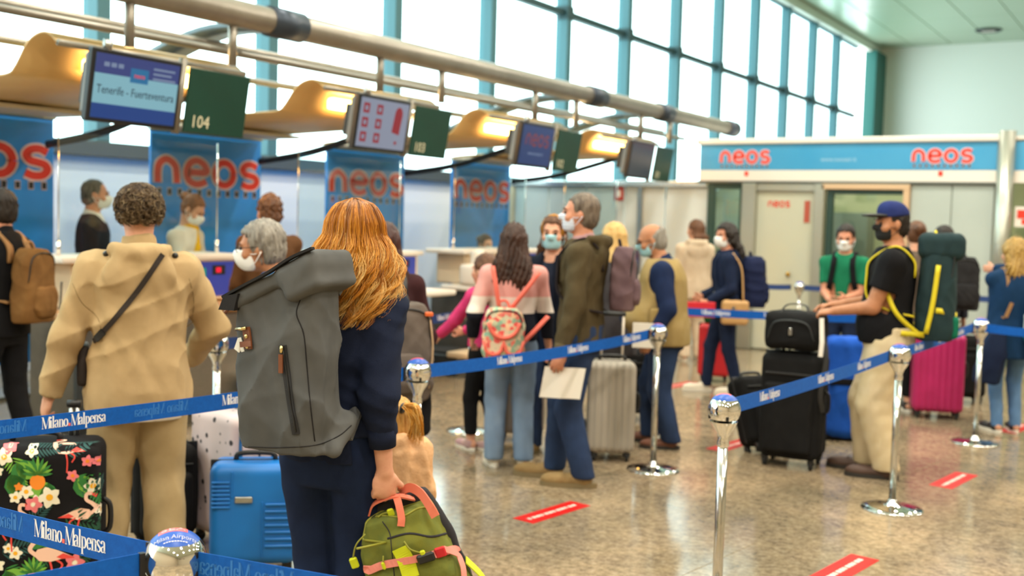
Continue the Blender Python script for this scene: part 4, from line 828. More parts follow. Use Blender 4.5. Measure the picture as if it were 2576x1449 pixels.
G = Sdf((-.2, -.12, .5), (.2, .12, .85), .01); G.box((0, 0, .67), (.16, .07, .13), None, .04, .001).folds(.006, 18, 3).obj('body', BLK, s_); MB().tube(bez([(-.13, 0, .78), (-.1, -.0, .95), (.1, .0, .95), (.13, 0, .78)], 5), .01, 6).obj('handle', BLK, s_, True)
# the family group
def stripes():
    m = cloth('striped_sweater', 'd79a94'); m = m.copy(); m.name = 'striped_sweatshirt'; nt = m.node_tree; b = nt.nodes['Principled BSDF']
    tc = nd(nt, 'ShaderNodeTexCoord'); sx = nd(nt, 'ShaderNodeSeparateXYZ'); mr = nd(nt, 'ShaderNodeMapRange'); mr.inputs[1].default_value = .7; mr.inputs[2].default_value = 1.5
    r = nd(nt, 'ShaderNodeValToRGB'); r.color_ramp.interpolation = 'CONSTANT'; e = r.color_ramp.elements; e[0].color = lin('1b1e2a'); e[1].position = (1.045 - .7) / .8; e[1].color = lin('e2d6cc'); k = e.new((1.155 - .7) / .8); k.color = lin('dd9f98')
    nt.links.new(tc.outputs['Object'], sx.inputs[0]); nt.links.new(sx.outputs[2], mr.inputs[0]); nt.links.new(mr.outputs[0], r.inputs[0]); nt.links.new(r.outputs[0], b.inputs['Base Color']); return m
P10 = person('person in pink, white and navy striped sweatshirt with long brown hair', 1278, 7.32, 1.64, 4, g=.95, yaw=-8, hands=((-.26, .1, .86), (.27, .16, .80)), feet=((-.1, .02, 14), (.1, 0, -20)), top=dict(m=stripes(), slack=.026, hem=.52, blouse=.01), bot=dict(m=LDEN, slack=.02, width=(1.05, 1.15)), shoe=dict(m=SHOEW, sole=SOLEW, big=1.05), hair=dict(m=DKBR, style='long', length=.34, vol=1.04, wide=1.05, amp=.010), eyes=False)
def floral(n, base, cols, sc=22):
    m = mat(n, base, .7); m = m.copy(); nt = m.node_tree; b = nt.nodes['Principled BSDF']; tc = nd(nt, 'ShaderNodeTexCoord'); v = nd(nt, 'ShaderNodeTexVoronoi', Scale=sc); r = nd(nt, 'ShaderNodeValToRGB'); r.color_ramp.interpolation = 'CONSTANT'
    nt.links.new(tc.outputs['Object'], v.inputs['Vector']); sx = nd(nt, 'ShaderNodeSeparateColor'); nt.links.new(v.outputs['Color'], sx.inputs[0]); nt.links.new(sx.outputs[0], r.inputs[0]); e = r.color_ramp.elements; e[0].color = lin(cols[0]); e[1].color = lin(cols[1]); e[1].position = 1 / len(cols)
    for i, c in enumerate(cols[2:]): k = e.new((i + 2) / len(cols)); k.color = lin(c)
    nt.links.new(r.outputs[0], b.inputs['Base Color']); return m
CORAL = mat('coral_strap', 'f0705e', .6)
rucksack(P10, 'small floral rucksack with coral straps on the striped sweatshirt', floral('floral_print', 'd8c8a8', ['d9cdb0', 'e4605a', 'bfc9a8', 'efc9a0', 'e88070', '8fb59a'], 34), .29, .13, .34, .565, CORAL, x0=-.07, seed=23, pocket=False, straps=())
t, zz, yy, wx, dy, x0 = P10.pack
fr_ = lambda u, v: (x0 + u, float(np.interp(v, zz, yy)) - .073, v)
MB().tube([fr_(.1 * math.cos(a), 1.0 + .1 * math.sin(a)) for a in [PI + PI * i / 12 for i in range(13)]], .013, 8).obj('flap_trim', CORAL, t, True); MB().tube([fr_(-.13, .88)] + [fr_(-.065 + .055 * math.cos(a), .84 + .05 * math.sin(a)) for a in [PI + PI * i / 8 for i in range(9)]] + [fr_(0, .88)] + [fr_(.065 + .055 * math.cos(a), .84 + .05 * math.sin(a)) for a in [PI + PI * i / 8 for i in range(9)]] + [fr_(.13, .88)], .011, 8).obj('pocket_trim', CORAL, t, True)
for a, b in (((-.15, -.155, 1.36), (-.1, -.17, 1.085)), ((.16, -.15, 1.33), (-.02, -.17, 1.085)), ((.235, -.06, 1.03), (.06, -.17, .86))): MB().ribbon(bez([a, (Vector(a) + Vector(b)) / 2 + Vector((0, -.02, 0)), b], 4), (1, 0, 0), .03, .008).obj('strap', CORAL, t, True)
P11 = person('person in pink jacket and black leggings, half hidden by the striped sweatshirt', 1214, 7.75, 1.42, 48, hs=.98, hands=((-.12, .36, .80), (.1, .3, .84)), feet=((-.02, .12, -30), (.05, -.06, 0)), top=dict(m=cloth('pink_fleece', 'd9447e', 'cf3a72'), slack=.028, hem=.53), bot=dict(m=BLK, slack=.012, length=.86), shoe=dict(m=SHOEP, sole=SOLEW), hair=dict(m=BRN, style='long', length=.26), eyes=False, g=.9)
P12 = person('person with mustard headband and pale blue mask facing the camera', 1378, 7.75, 1.70, 158, yaw=12, hands=((-.25, .08, .78), (.25, .1, .8)), feet=((-.12, 0, 22), (.1, .04, -24)), top=[dict(m=cloth('dark_print_tee', '1d2333', '2a3040', scale=14), name='blouse', slack=.014, vneck=.05, hem=.5, sr=.008), dict(m=cloth('dark_navy_jacket', '161b2a', '121724'), slack=.032, hem=.46, open_=.07)], bot=dict(m=DENIM, slack=.016), shoe=dict(m=SHOET, sole=SOLET), hair=dict(m=BRN, style='long', length=.22, vol=1.05, amp=.009), mask=dict(m=MASKB), skin=SKIN)
hb = Sdf((-.14, -.16, -.05), (.14, .14, .17), .007); hb.ell((0, -.012, .034), (.089, .11, .1), None, 0); hb.plane((0, .055, 0), (0, 1, .25)).plane((0, -.0, 0), (0, -1, -.25)); hb.obj('headband', cloth('mustard_band', 'c58a2e', 'b97e24'), P12.root, P12.Mh)
P13 = person('person in olive green jacket and jeans with pale mask, holding a sheet of paper', 1447, 6.9, 1.845, 84, g=1.06, yaw=4, pitch=4, hands=((-.33, .08, .87), (.29, .05, .88)), feet=((-.1, -.04, 2), (.11, .17, -6)), top=[dict(m=cloth('rose_shirt', 'b08a8c', 'a57f82'), name='shirt', slack=.014, hem=.47, collar=.025, sr=.003, sleeve=.9), dict(m=cloth('olive_cotton', '514631', '463c28'), slack=.032, hem=.485, hood=True, amp=.010, open_=.05, cuff=True, sr=.018, freq=20)], bot=dict(m=DENIM, slack=.02, width=(1.05, 1.15)), shoe=dict(m=SHOET, sole=SOLET, big=1.08), hair=dict(m=DGREY, style='short', amp=.004), mask=dict(m=MASKL), skin=SKIN3)
rucksack(P13, 'small brown-violet rucksack on the olive green jacket', cloth('brown_violet_nylon', '6b565a', '5e4a50'), .26, .17, .40, .715, cloth('strap_dark', '2a2426'), seed=24, off=.06, out=.1)
w = P13.W[0]; pp = thing('paper', 'folded white sheet of paper held by the person in olive green', 'paper', P13.root.location.copy(), P13.root.rotation_euler.z)
V = [(-.315 + .004 * math.sin(i * 1.1) , w.y - .12 + .25 * i / 8 + dz * -.03, w.z - .30 + dz * .19) for dz in (0, 1) for i in range(9)]; link_mesh('sheet', V + [(x + .002, y, z) for x, y, z in V], [(i, i + 1, i + 10, i + 9) for i in range(8)] + [(27 + i, 28 + i, 19 + i, 18 + i) for i in range(8)], mat('paper_white', 'e6e0d4', .7), pp)
P14 = person('person with long blond hair and dark grey coat behind the olive jacket', 1530, 8.75, 1.66, 40, top=dict(m=cloth('grey_coat', '4a474a', '403d40'), slack=.045, hem=.36, flare=.03), bot=dict(m=BLK), shoe=dict(m=SHOEB), hair=dict(m=BLOND, style='long', length=.36, vol=1.05), eyes=False)
P15 = person('person, bald, with khaki vest over a navy sweater and pale blue mask', 1665, 8.15, 1.66, 88, g=1.3, sh=.108, lean=5, pitch=-14, yaw=8, hoff=(0, .05), hands=((-.30, .10, .83), (.28, .16, .86)), feet=((-.11, -.05, 6), (.11, .12, -8)), top=[dict(m=cloth('navy_sweater', '1d2b4d', '192544'), name='sweater', slack=.03, hem=.5, belly=.17, collar=.025, amp=.006, sr=.015), dict(m=KHAKI, name='vest', slack=.05, hem=.46, sleeves=False, belly=.15, open_=.09, arm_cut=True)], bot=dict(m=DENIM, slack=.022, width=(1.05, 1.2)), shoe=dict(m=mat('sandal_brown', '6b4230', .7), sole=SOLED), hair=dict(m=GREYH, style='bald', vol=.99), mask=dict(m=MASKB), skin=SKIN2)
glasses_(P15, P15.root, BLACK)
V, F = (MB().box((-.355, .0, .87), (-.335, .09, .99), .01).V, None); MB().box((-.30, -.02, .9), (-.275, .12, 1.06), .02, 2).obj('vest_pocket', KHAKI, P15.root, True)
w = P15.W[0]; pp = thing('paper', 'white sheet of paper held by the bald person in the khaki vest', 'paper', P15.root.location.copy(), P15.root.rotation_euler.z); MB().box((-.335, w.y - .02, w.z - .06), (-.325, w.y + .13, w.z + .12), .001).obj('sheet', mat('paper_white', 'e6e0d4', .7), pp)
person('person in hooded oatmeal tracksuit seen from behind beside the office', 1738, 13.3, 1.72, 18, yaw=28, top=dict(m=cloth('oatmeal_fleece', 'cdbba4', 'c3b097'), slack=.05, hood=True, hem=.44), bot=dict(m=cloth('oatmeal_fleece', 'cdbba4', 'c3b097'), slack=.03), shoe=dict(m=SHOEW), hair=dict(m=BRN, style='long', length=.14), eyes=False)
P17 = person('person with dark curly hair, white mask and navy jacket beside the tan handbag', 1815, 10.8, 1.68, 100, yaw=32, hands=((-.2, .2, .92), (.18, .2, .95)), feet=((-.1, -.12, 5), (.1, .16, -5)), top=[dict(m=cloth('white_tee', 'd8d8d2', 'ccccc6'), name='shirt', slack=.014, hem=.47, sr=.003, sleeve=.9), dict(m=NAVY, slack=.04, open_=.07, hem=.45)], bot=dict(m=NAVY, slack=.014), shoe=dict(m=SHOEW, sole=SOLEW), hair=dict(m=BLKH, style='long', length=.24, vol=1.1, amp=.012, wide=1.15), mask=dict(m=MASKW, kind='cone'), skin=SKIN3)
rucksack(P17, 'large navy rucksack on the back of the curly haired person', cloth('navy_nylon', '1f2748', '1a213e'), .36, .26, .5, .665, NAVY, seed=25)
hbg = thing('handbag', 'tan handbag at the hip of the curly haired person', 'bag', P17.root.location.copy(), P17.root.rotation_euler.z); G = Sdf((-.45, -.25, .65), (-.2, .2, 1.05), .009); G.box((-.31, -.04, .83), (.055, .13, .12), None, .035, .001).folds(.005, 20, 2).obj('body', mat('tan_leather', 'b98f5a', .5), hbg); MB().box((-.372, -.03, .86), (-.366, .0, .89)).obj('clasp', STEEL, hbg); MB().tube(bez([(-.3, -.12, .93), (-.25, -.1, 1.25), (-.2, -.02, 1.4)], 6), .009, 6).obj('strap', mat('tan_leather', 'b98f5a', .5), hbg, True)
rf = thing('folder', 'red folder held in front of the curly haired person', 'folder', P17.root.location.copy(), P17.root.rotation_euler.z); MB().box((-.27, .14, .77), (-.25, .42, .92), .006).obj('cover', mat('red_plastic', 'c8202e', .45), rf); MB().box((-.248, .15, .78), (-.243, .41, .91)).obj('sheet', WHITE, rf)
P18 = person('person in green polo shirt with white mask and black shoulder straps', 2108, 10.3, 1.70, 172, pitch=-10, g=.95, hands=((-.06, .30, 1.03), (.08, .30, 1.0)), top=dict(m=cloth('green_pique', '1f7a58', '1a6e4e'), sr=.004, slack=.02, hem=.5, sleeve=.36, collar=.025, vneck=.03), bot=dict(m=NAVY), shoe=dict(m=SHOEB), hair=dict(m=BLKH, style='short', vol=1.04), mask=dict(m=MASKW), skin=SKIN3)
rucksack(P18, 'black rucksack worn by the person in the green polo shirt', BLK, .28, .16, .42, .68, BLK, seed=26, off=.04)
# person with cap
P19 = person('person in blue cap and black T-shirt with black mask and hiking pack', 2214, 7.37, 1.84, 88, g=1.16, sh=.112, lean=-1, yaw=30, skin=SKIN2, h=.009, hands=((-.12, .35, 1.11), (.12, .38, 1.13)), hint=((-.5, -1, -.8), (.5, -1, -.8)), hdir=((.2, .9, -.15), (-.2, .9, -.15)), pn=((.3, 0, -1), (-.3, 0, -1)), curl=(.85, .85), feet=((-.1, -.02, 6), (.1, .12, -8)), top=dict(m=BLK, slack=.032, hem=.49, sleeve=.30, belly=.05, sr=.018), bot=dict(m=CREAMP, slack=.036, width=(1.15, 1.1), amp=.0055), shoe=dict(m=SHOEBR, sole=SOLED, low=.8, big=1.05), hair=dict(m=BLKH, style='short', vol=.985), mask=dict(m=MASKK))
cp = thing('cap'); cp.parent = P19.root; CAPB = cloth('cap_blue', '27336a', '222c5e'); cq = Sdf((-.13, -.16, .0), (.13, .26, .18), .007); cq.ell((0, -.012, .045), (.09, .112, .104), None, 0).ell((0, .03, .09), (.075, .062, .055), None, .02); cq.plane((0, 0, .042), (0, -.12, -1)); cq.obj('crown', CAPB, cp, P19.Mh)
bq = Sdf((-.13, .0, .0), (.13, .26, .12), .006); bq.ell((0, .105, .048), (.085, .105, .014), None, 0); bq.plane((0, .06, .05), (0, -1, 0)); bq.obj('brim', mat('brim_black', '14140f', .6), cp, P19.Mh)
for a in ([(-.022, .06), (-.022, .095), (.004, .06), (.004, .095)], [(-.026, .098), (-.008, .08), (.01, .098)], [(-.008, .08), (-.008, .055)]): V, F = stroke(a, .007, 4, False); link_mesh('emblem', [xf(P19.Mh, (x - .012, .0945 - .55 * (z - .05) - 2.2 * (x - .012) ** 2, z)) for x, z in V], F, mat('cap_emblem_gold', 'c9a53c', .6), cp, False)
HK = cloth('pack_teal_grey', '26393c', '213236'); HKG = cloth('pack_green', '136b52', '0f5f48'); YW = mat('yellow_strap', 'd6c417', .6)
rucksack(P19, 'tall teal-grey hiking backpack with yellow straps on the black T-shirt', HK, .36, .26, .68, .70, YW, seed=27, pocket=False, taper=.8, off=.035, out=.1)
t, zz, yy, wx, dy, x0 = P19.pack
for sx in (-1, 1):
    MB().ribbon(bez([(sx * .185, yy[1] + .05, 1.0), (sx * .185, yy[3] + .02, 1.2), (sx * .178, yy[5] + .0, 1.45)], 5), (0, 1, 0), .03, .008).obj('side_strap', YW, t, True)
    MB().ribbon(bez([(sx * .12, .14, 1.02), (sx * .21, .02, 1.0), (sx * .17, yy[1] + .06, .99)], 5), (0, 0, 1), .035, .008).obj('hip_belt', YW, t, True); MB().ribbon(bez([(sx * .2, .02, 1.28), (sx * .22, -.06, 1.12), (sx * .17, yy[1] + .08, .98)], 5), (0, 1, 0), .028, .008).obj('strap_tail', YW, t, True)
mb = MB(); q = [(wx[3] * 1.03 * math.cos(a), yy[3] + dy[3] * 1.04 * math.sin(a), 1.135 + .02 * math.cos(a * 2)) for a in [PI + PI * i / 16 for i in range(17)]]; mb.ribbon(q, (0, 0, 1), .035, .008).obj('compression_strap', YW, t, True)
G = Sdf((-.2, yy[1] - .24, .96), (.2, yy[1], 1.16), .009); G.box((0, yy[1] - .1, 1.04), (.12, .05, .075), None, .03, .001); G.obj('lower_pocket', HKG, t)
G = Sdf((-.25, yy[7] - .25, 1.4), (.25, yy[7] + .25, 1.75), .009); G.box((0, yy[8] - .01, 1.57), (.155, .15, .09), None, .06, .001).folds(.008, 18, 2); G.obj('top_lid', HK, t)
MB().ribbon([(-.2, .0, .98), (-.215, .0, .82)], (0, 1, 0), .022, .006).obj('orange_tag', mat('orange_tab2', 'e8501e', .6), t)
# behind the cap wearer
P20 = person('person in black leggings with brown bun behind the hiking pack', 2283, 10.0, 1.75, 12, top=dict(m=cloth('taupe_top', '6a5c50', '5e5146'), slack=.03), bot=dict(m=BLK, slack=.012, length=.86), shoe=dict(m=SHOEB, sole=SOLEW), hair=dict(m=BRN, style='bun'), eyes=False, feet=((.0, 0, 5), (.12, .05, -15)))
P21 = person('person with short dark hair and charcoal rucksack near the office wall', 2352, 10.8, 1.72, 22, yaw=20, top=dict(m=cloth('slate_shirt', '3a3d4c', '343746'), slack=.03), bot=dict(m=BLK), shoe=dict(m=SHOEB), hair=dict(m=BLKH, style='short'), eyes=False)
rucksack(P21, 'charcoal rucksack on the dark haired person near the office wall', cloth('charcoal_nylon', '2c2c2e', '252527'), .34, .22, .52, .68, BLK, x0=.1, seed=28)
P22 = person('person with curly blond hair in dark blue coat at the right edge', 2528, 9.1, 1.62, 24, yaw=18, hands=((-.06, .24, 1.36), (.2, .3, 1.0)), feet=((-.08, 0, 20), (.08, .02, -18)), top=dict(m=cloth('dark_blue_coat', '17365a', '13304f'), slack=.05, hem=.385, flare=.03, collar=.02), bot=dict(m=MDEN, slack=.008), shoe=dict(m=SHOEB, sole=SOLEW), hair=dict(m=CURLB, style='long', length=.24, vol=1.06, amp=.013, wide=1.08), eyes=False)
rucksack(P22, 'teal rucksack with tan straps at the right edge', cloth('teal_canvas', '1e6c7c', '195f6e'), .26, .15, .42, .60, mat('tan_strap', '9a7145', .7), seed=29, x0=.16)
t = P22.pack[0]; MB().ribbon(bez([(.02, -.2, 1.0), (.05, -.22, .85), (.06, -.2, .5)], 5), (1, 0, 0), .025, .006).obj('strap_tail', mat('tan_strap', '9a7145', .7), t, True); MB().ribbon([(-.08, -.17, 1.1), (-.12, -.16, .98)], (1, 0, 0), .03, .006).obj('strap_tail', mat('tan_strap', '9a7145', .7), t)
bt = thing('water_bottle', 'clear water bottle in the side pocket of the teal rucksack', 'bottle', P22.root.matrix_world.translation.copy()); bt.location = P22.root.location + Matrix.Rotation(P22.root.rotation_euler.z, 3, 'Z') @ Vector((.0, -.3, .86)); MB().lathe([(0, 0), (.032, .003), (.034, .03), (.032, .12), (.034, .15), (.014, .19), (.014, .2)], 18).obj('body', mat('bottle_plastic', 'b8cdd2', .15, coat=.5), bt, True); MB().lathe([(.016, .195), (.016, .22), (0, .22)], 14).obj('lid', WHITE, bt, True)
# ------------------------------------------------------------------ surface helper: follow a built surface
from mathutils.bvhtree import BVHTree
def xform(root):
    return Matrix.Translation(root.location) @ root.rotation_euler.to_matrix().to_4x4()
class Surf:
    def __init__(s, objs, root):
        V = []; F = []
        for o in objs:
            n = len(V); V += [v.co.copy() for v in o.data.vertices]; F += [tuple(i + n for i in p.vertices) for p in o.data.polygons]
        s.M = xform(root); s.I = s.M.inverted(); s.b = BVHTree.FromPolygons(V, F)
    def px(s, x, y, off=.004):
        o = s.I @ EYEP; d = (s.I.to_3x3() @ ray(x, y)).normalized(); p, n, i, l = s.b.ray_cast(o, d)
        if p is None: p = s.b.find_nearest(o + d * (s.last - o).length)[0] if hasattr(s, 'last') else o + d * 3.6; n = -d
        if n.dot(d) > 0: n = -n
        s.last = p; s.n = n; return p + n * off
    def strap(s, pts, w, th, m, name, par, off=.004, n=5):
        P = []; N = []
        for q in bez([(a, b, 0) for a, b in pts], n): P.append(s.px(q.x, q.y, off)); N.append(s.n)
        for _ in range(4): P = [P[0]] + [(P[i - 1] + P[i] * 2 + P[i + 1]) / 4 for i in range(1, len(P) - 1)] + [P[-1]]; N = [N[0]] + [(N[i - 1] + N[i] + N[i + 1]).normalized() for i in range(1, len(N) - 1)] + [N[-1]]
        wd = []
        for i, p in enumerate(P):
            t = (P[min(i + 1, len(P) - 1)] - P[max(i - 1, 0)]).normalized(); wd.append(t.cross(N[i]))
        return MB().ribbon(P, wd, w, th).obj(name, m, par, False)
    def line(s, pts, r, m, name, par, off=.001, n=5): return MB().tube([s.px(q.x, q.y, off) for q in bez([(a, b, 0) for a, b in pts], n)], r, 6).obj(name, m, par, True)
# ------------------------------------------------------------------ the person in front with the grey roll-top pack
NAVYS = cloth('navy_sweat', '1a2238', '161d31', bump=.3, bscale=330); NAVYJ = cloth('navy_jersey', '1a2744', '16213b', bump=.25, bscale=300)
HD = 3.7; hroot = pxz(832, HD, 0); hrz = heading(832, -22); HI = (Matrix.Translation(hroot) @ Matrix.Rotation(hrz, 4, 'Z')).inverted()
def hl(px, py, d): return HI @ at(px, py, d)
wr = hl(968, 1184, 3.58)
P1 = person('person with long blond hair in navy sweatshirt, grey pack on the back, seen from behind', 832, HD, 1.72, -22, loc=hroot, rz=hrz, h=.0065, hs=1.03, hoff=(.05, .0), pitch=-14, roll=4, yaw=12, hands=((-.26, .2, .95), tuple(wr)), hint=((-.4, -1, 0), (.05, -1, 0)), sh=.097, hdir=(None, (-.02, .06, -1)), pn=(None, (-.5, .8, 0)), curl=(.5, 1.15), eyes=False, feet=((-.085, .03, 8), (.075, -.02, -8)),
  top=dict(m=NAVYS, name='sweatshirt', slack=.034, hem=.49, sleeve=.77, amp=.0075, freq=22, cuff=True, sr=.019, blouse=.012, seed=4), bot=dict(m=NAVYJ, slack=.026, amp=.006, freq=15, seed=8, width=(1.08, 1.1), waist=.6), shoe=dict(m=SHOEW))
# hair of many fine locks
def hair_mat():
    m = bpy.data.materials.new('long_blond_hair'); m.use_nodes = True; nt = m.node_tree; b = nt.nodes['Principled BSDF']; a = nd(nt, 'ShaderNodeAttribute'); a.attribute_name = 'tint'; r = nd(nt, 'ShaderNodeValToRGB'); e = r.color_ramp.elements; e[0].color = lin('4a2f18'); e[1].color = lin('e8c078')
    for p, c in ((.3, '8f5518'), (.55, 'c9801f'), (.78, 'dd9d3c')): k = e.new(p); k.color = lin(c)
    nt.links.new(a.outputs['Fac'], r.inputs[0]); nt.links.new(r.outputs[0], b.inputs['Base Color']); b.inputs['Roughness'].default_value = .38; b.inputs['Specular IOR Level'].default_value = .4; return m
HM = hair_mat()
def locks(name, root_fn, n_lock, per, seg, r0, m, par, seed=3, spread=.012):
    r = np.random.default_rng(seed); VV = []; TT = []; n = 0; FF = []
    for L in range(n_lock):
        path, tint = root_fn(r, L); path = np.array(path)
        t = np.linspace(0, 1, len(path))
        for k in range(per):
            o = r.normal(size=3) * spread * np.array([1, .8, .3]); a = r.uniform(0, 6.28); amp = .0012 + .003 * r.random(); fr = r.uniform(2, 5); le = r.uniform(.82, 1.04)
            P = path.copy(); c = np.clip((t - .08) / .3, .12, 1)[:, None]
            P = P + o * c * (1 - .45 * t[:, None] ** 3) + (np.stack([np.sin(fr * 6.28 * t + a), np.cos(fr * 5 * t + a), 0 * t], 1) * amp * (t[:, None] ** .8))
            P = np.stack([np.interp(t * min(le, 1), t, P[:, i]) for i in range(3)], 1)
            T_ = np.gradient(P, axis=0); T_ /= np.linalg.norm(T_, axis=1)[:, None] + 1e-9
            u = np.cross(T_, [0.3, 1, .1]); u /= np.linalg.norm(u, axis=1)[:, None] + 1e-9; w = np.cross(T_, u); rr = r0 * r.uniform(.7, 1.3) * (1 - .75 * t ** 2.5)[:, None]
            R_ = np.stack([P + (u * math.cos(q) + w * math.sin(q)) * rr for q in (0, 2.094, 4.189)], 1).reshape(-1, 3); VV.append(R_)
            ti = np.clip(tint[0] + (tint[1] - tint[0]) * np.clip(t * 1.6, 0, 1) + r.normal() * .1, 0, 1); TT.append(np.repeat(ti, 3))
            i = np.arange(len(path) - 1)[:, None] * 3 + n
            FF.append(np.concatenate([np.concatenate([i + a_, i + (a_ + 1) % 3, i + 3 + (a_ + 1) % 3, i + 3 + a_], 1) for a_ in range(3)])); n += len(path) * 3
    V = np.concatenate(VV); o = link_mesh(name, V, np.concatenate(FF), m, par, True); at_ = o.data.attributes.new('tint', 'FLOAT', 'POINT'); at_.data.foreach_set('value', np.concatenate(TT).astype(np.float32)); return o
HC = P1.Mh.translation.copy(); hS = P1.hs; Ry = Matrix.Rotation(math.atan2(P1.Mh[1][0], P1.Mh[0][0]), 3, 'Z')
def hero_lock(r, L):
    th = r.uniform(-1.75, 1.75) if L % 4 else r.uniform(-1.0, 1.0); sgn = 1 if th >= 0 else -1; lay = r.random()
    p0 = Vector((.006 * sgn, .035 - .085 * r.random(), .128)); pts = [p0]
    rad_ = .082 + .018 * lay
    for f in (.25, .5, .75, 1.):
        el = (1 - f) * 1.35; pts.append(Vector((math.sin(th) * rad_ * math.cos(el - .15) * .95, -math.cos(th) * rad_ * 1.12 * math.cos(el - .15) - .012, .03 + .1 * math.sin(el) - .02 * f)))
    xe = math.sin(th * .8) * (.115 + .035 * r.random()); ye = -.055 - .075 * math.cos(th) - .03 * lay; ze = -.205 - .075 * r.random() - .03 * math.cos(th)
    if L % 13 == 0 and th > .4: ze -= .12
    e = Vector((xe, ye, ze)); s0 = pts[-1]
    A_ = .018 + .032 * r.random(); ph = r.uniform(0, 6.28); fr = r.uniform(1.3, 2.3)
    for f in np.linspace(.12, 1, 9):
        q = s0.lerp(e, f); bulge = math.sin(PI * min(f * 1.2, 1)) * .03; q.x += math.sin(th) * bulge + A_ * f ** .8 * math.sin(fr * 6.28 * f + ph); q.y += -math.cos(th) * bulge * .6 + A_ * .7 * f ** .7 * math.cos(fr * 6.28 * f + ph); pts.append(q)
    P = [HC + Ry @ (q * hS) for q in bez(pts, 2)][:-1]
    tone = .46 + .34 * math.sin(L * 1.7) + (.22 if th < -.8 else 0); return P, (.12 + .3 * r.random() + (.35 if th < -1.0 else 0), np.clip(tone + .12 + .25 * r.random(), .3, 1))
locks('hair', hero_lock, 230, 24, 28, .00105, HM, P1.root, 3, .0085)
g_ = Sdf((-.2, -.22, -.4), (.2, .14, .16), .009); g_.ell((0, -.018, .03), (.079, .1, .088), None, .02); zz = np.array([-.22, -.17, -.12, -.05, .04]); g_.loft(zz, 0, [-.085, -.09, -.08, -.055, -.03], np.array([.06, .1, .105, .09, .07]), np.array([.02, .03, .045, .068, .08]), 2.2, .03); g_.box((0, .118, -.08), (.07, .07, .12), None, .03, .02, True)
V, F = g_.mesh(); V = (V * hS) @ np.array(Ry).T + np.array(HC); o = link_mesh('hair_underlayer', V, F, HM, P1.root, True); at_ = o.data.attributes.new('tint', 'FLOAT', 'POINT'); at_.data.foreach_set('value', np.full(len(V), .22, np.float32))
# grey roll-top backpack
CANV = cloth('grey_canvas', '5d5e5e', '4f5050', bump=.2, bscale=900, scale=5); CANVD = cloth('dark_canvas', '2b2a2b', '252425', bump=.2); LEA = mat('brown_leather_strap', '7a4526', .45, 0, '6b3a1e', 25); BRASS = mat('polished_brass', 'd9c48a', .2, 1)
bk = thing('backpack', 'large grey canvas roll-top backpack with brown leather strap and diagonal zip', 'backpack', pxz(712, 3.47, 0), heading(712, -36)); BKI = xform(bk).inverted()
def bl(px, py, d=3.45): return BKI @ at(px, py, d)
zb, zt_ = bl(700, 1135).z, 1.60
G = Sdf((-.28, -.24, zb - .06), (.28, .22, zt_ + .16), .0065)
zz = np.linspace(zb, zt_, 7); G.loft(zz, [.0, .0, 0, 0, .0, .008, .012], 0, [.150, .162, .164, .162, .160, .158, .158], [.084, .104, .104, .1, .096, .092, .085], 4.5, .01)
G.plane((-.165, 0, 1.41), (-.48, .0, 1), .012)
G.cap((.17, .02, zb + .02), (.17, .1, zb + .10), .03, .03, .04)
G.folds(.009, 11, 31, (1, 1, .8)).folds(.004, 27, 12, (1, 1, .6)); body_ = G.obj('body', CANV, bk)
# folded top flap, sloping up to the right, overhanging the side
al = math.atan(.48); Rf = np.array(Matrix.Rotation(-al, 3, 'Y'))
G = Sdf((-.3, -.26, 1.2), (.3, .24, 1.68), .0065); G.box((.0, -.004, 1.462), (.186, .104, .028), Rf, .02, .001); G.box((.112, -.006, 1.478), (.072, .118, .058), Rf, .024, .04); G.folds(.006, 13, 9, (1, 1, .8)); flap = G.obj('top_flap', CANV, bk)
sf = Surf([flap, body_], bk); sb = Surf([body_], bk)
MB().ribbon(bez([Rf_ for Rf_ in [Vector((-.178, -.103, 1.405)), Vector((-.1, -.107, 1.443)), Vector((.0, -.11, 1.491)), Vector((.09, -.118, 1.54)), Vector((.165, -.116, 1.572))]], 5), (0, 1, .0), .02, .008).obj('edge_binding', CANVD, bk)
mbt = MB(); mbt.prism([(-.185, 1.365), (-.165, 1.41), (-.11, 1.42), (-.125, 1.365)], .02, lambda u, v, w: (u, -.06 - w * 3, v)).obj('flap_corner', CANVD, bk); MB().tube([(-.185, -.06, 1.37), (-.207, -.06, 1.35)], .006, 6).obj('cord_end', LEA, bk, True)
sb.line([(756, 752), (746, 790), (764, 840), (772, 920), (780, 1010), (792, 1110)], .0022, CANVD, 'seam', bk, .0)
sb.line([(625, 1124), (700, 1126), (792, 1120), (850, 1098), (884, 1070)], .002, CANVD, 'seam', bk, .0)
# leather closure
o = sb.strap([(622, 822), (627, 850), (629, 878)], .034, .006, LEA, 'leather_tab', bk, .006, 4)
sb.strap([(612, 866), (640, 864)], .018, .005, LEA, 'leather_keeper', bk, .013, 4)
for q in ((626, 845), (628, 871)):
    p = sb.px(*q, .011); MB().lathe([(0, .004), (.006, .003), (.0075, 0)], 12, p, sb.n.to_track_quat('Z', 'Y').to_matrix()).obj('rivet', BRASS, o, True)
MB().tube([sb.px(602, 827, .012), sb.px(626, 824, .014)], .0055, 10).obj('hook_bar', BRASS, bk, True)
o = sb.strap([(583, 869), (605, 869)], .046, .002, mat('label_cloth', 'e6e4dc', .8), 'woven_label', bk, .004, 4)
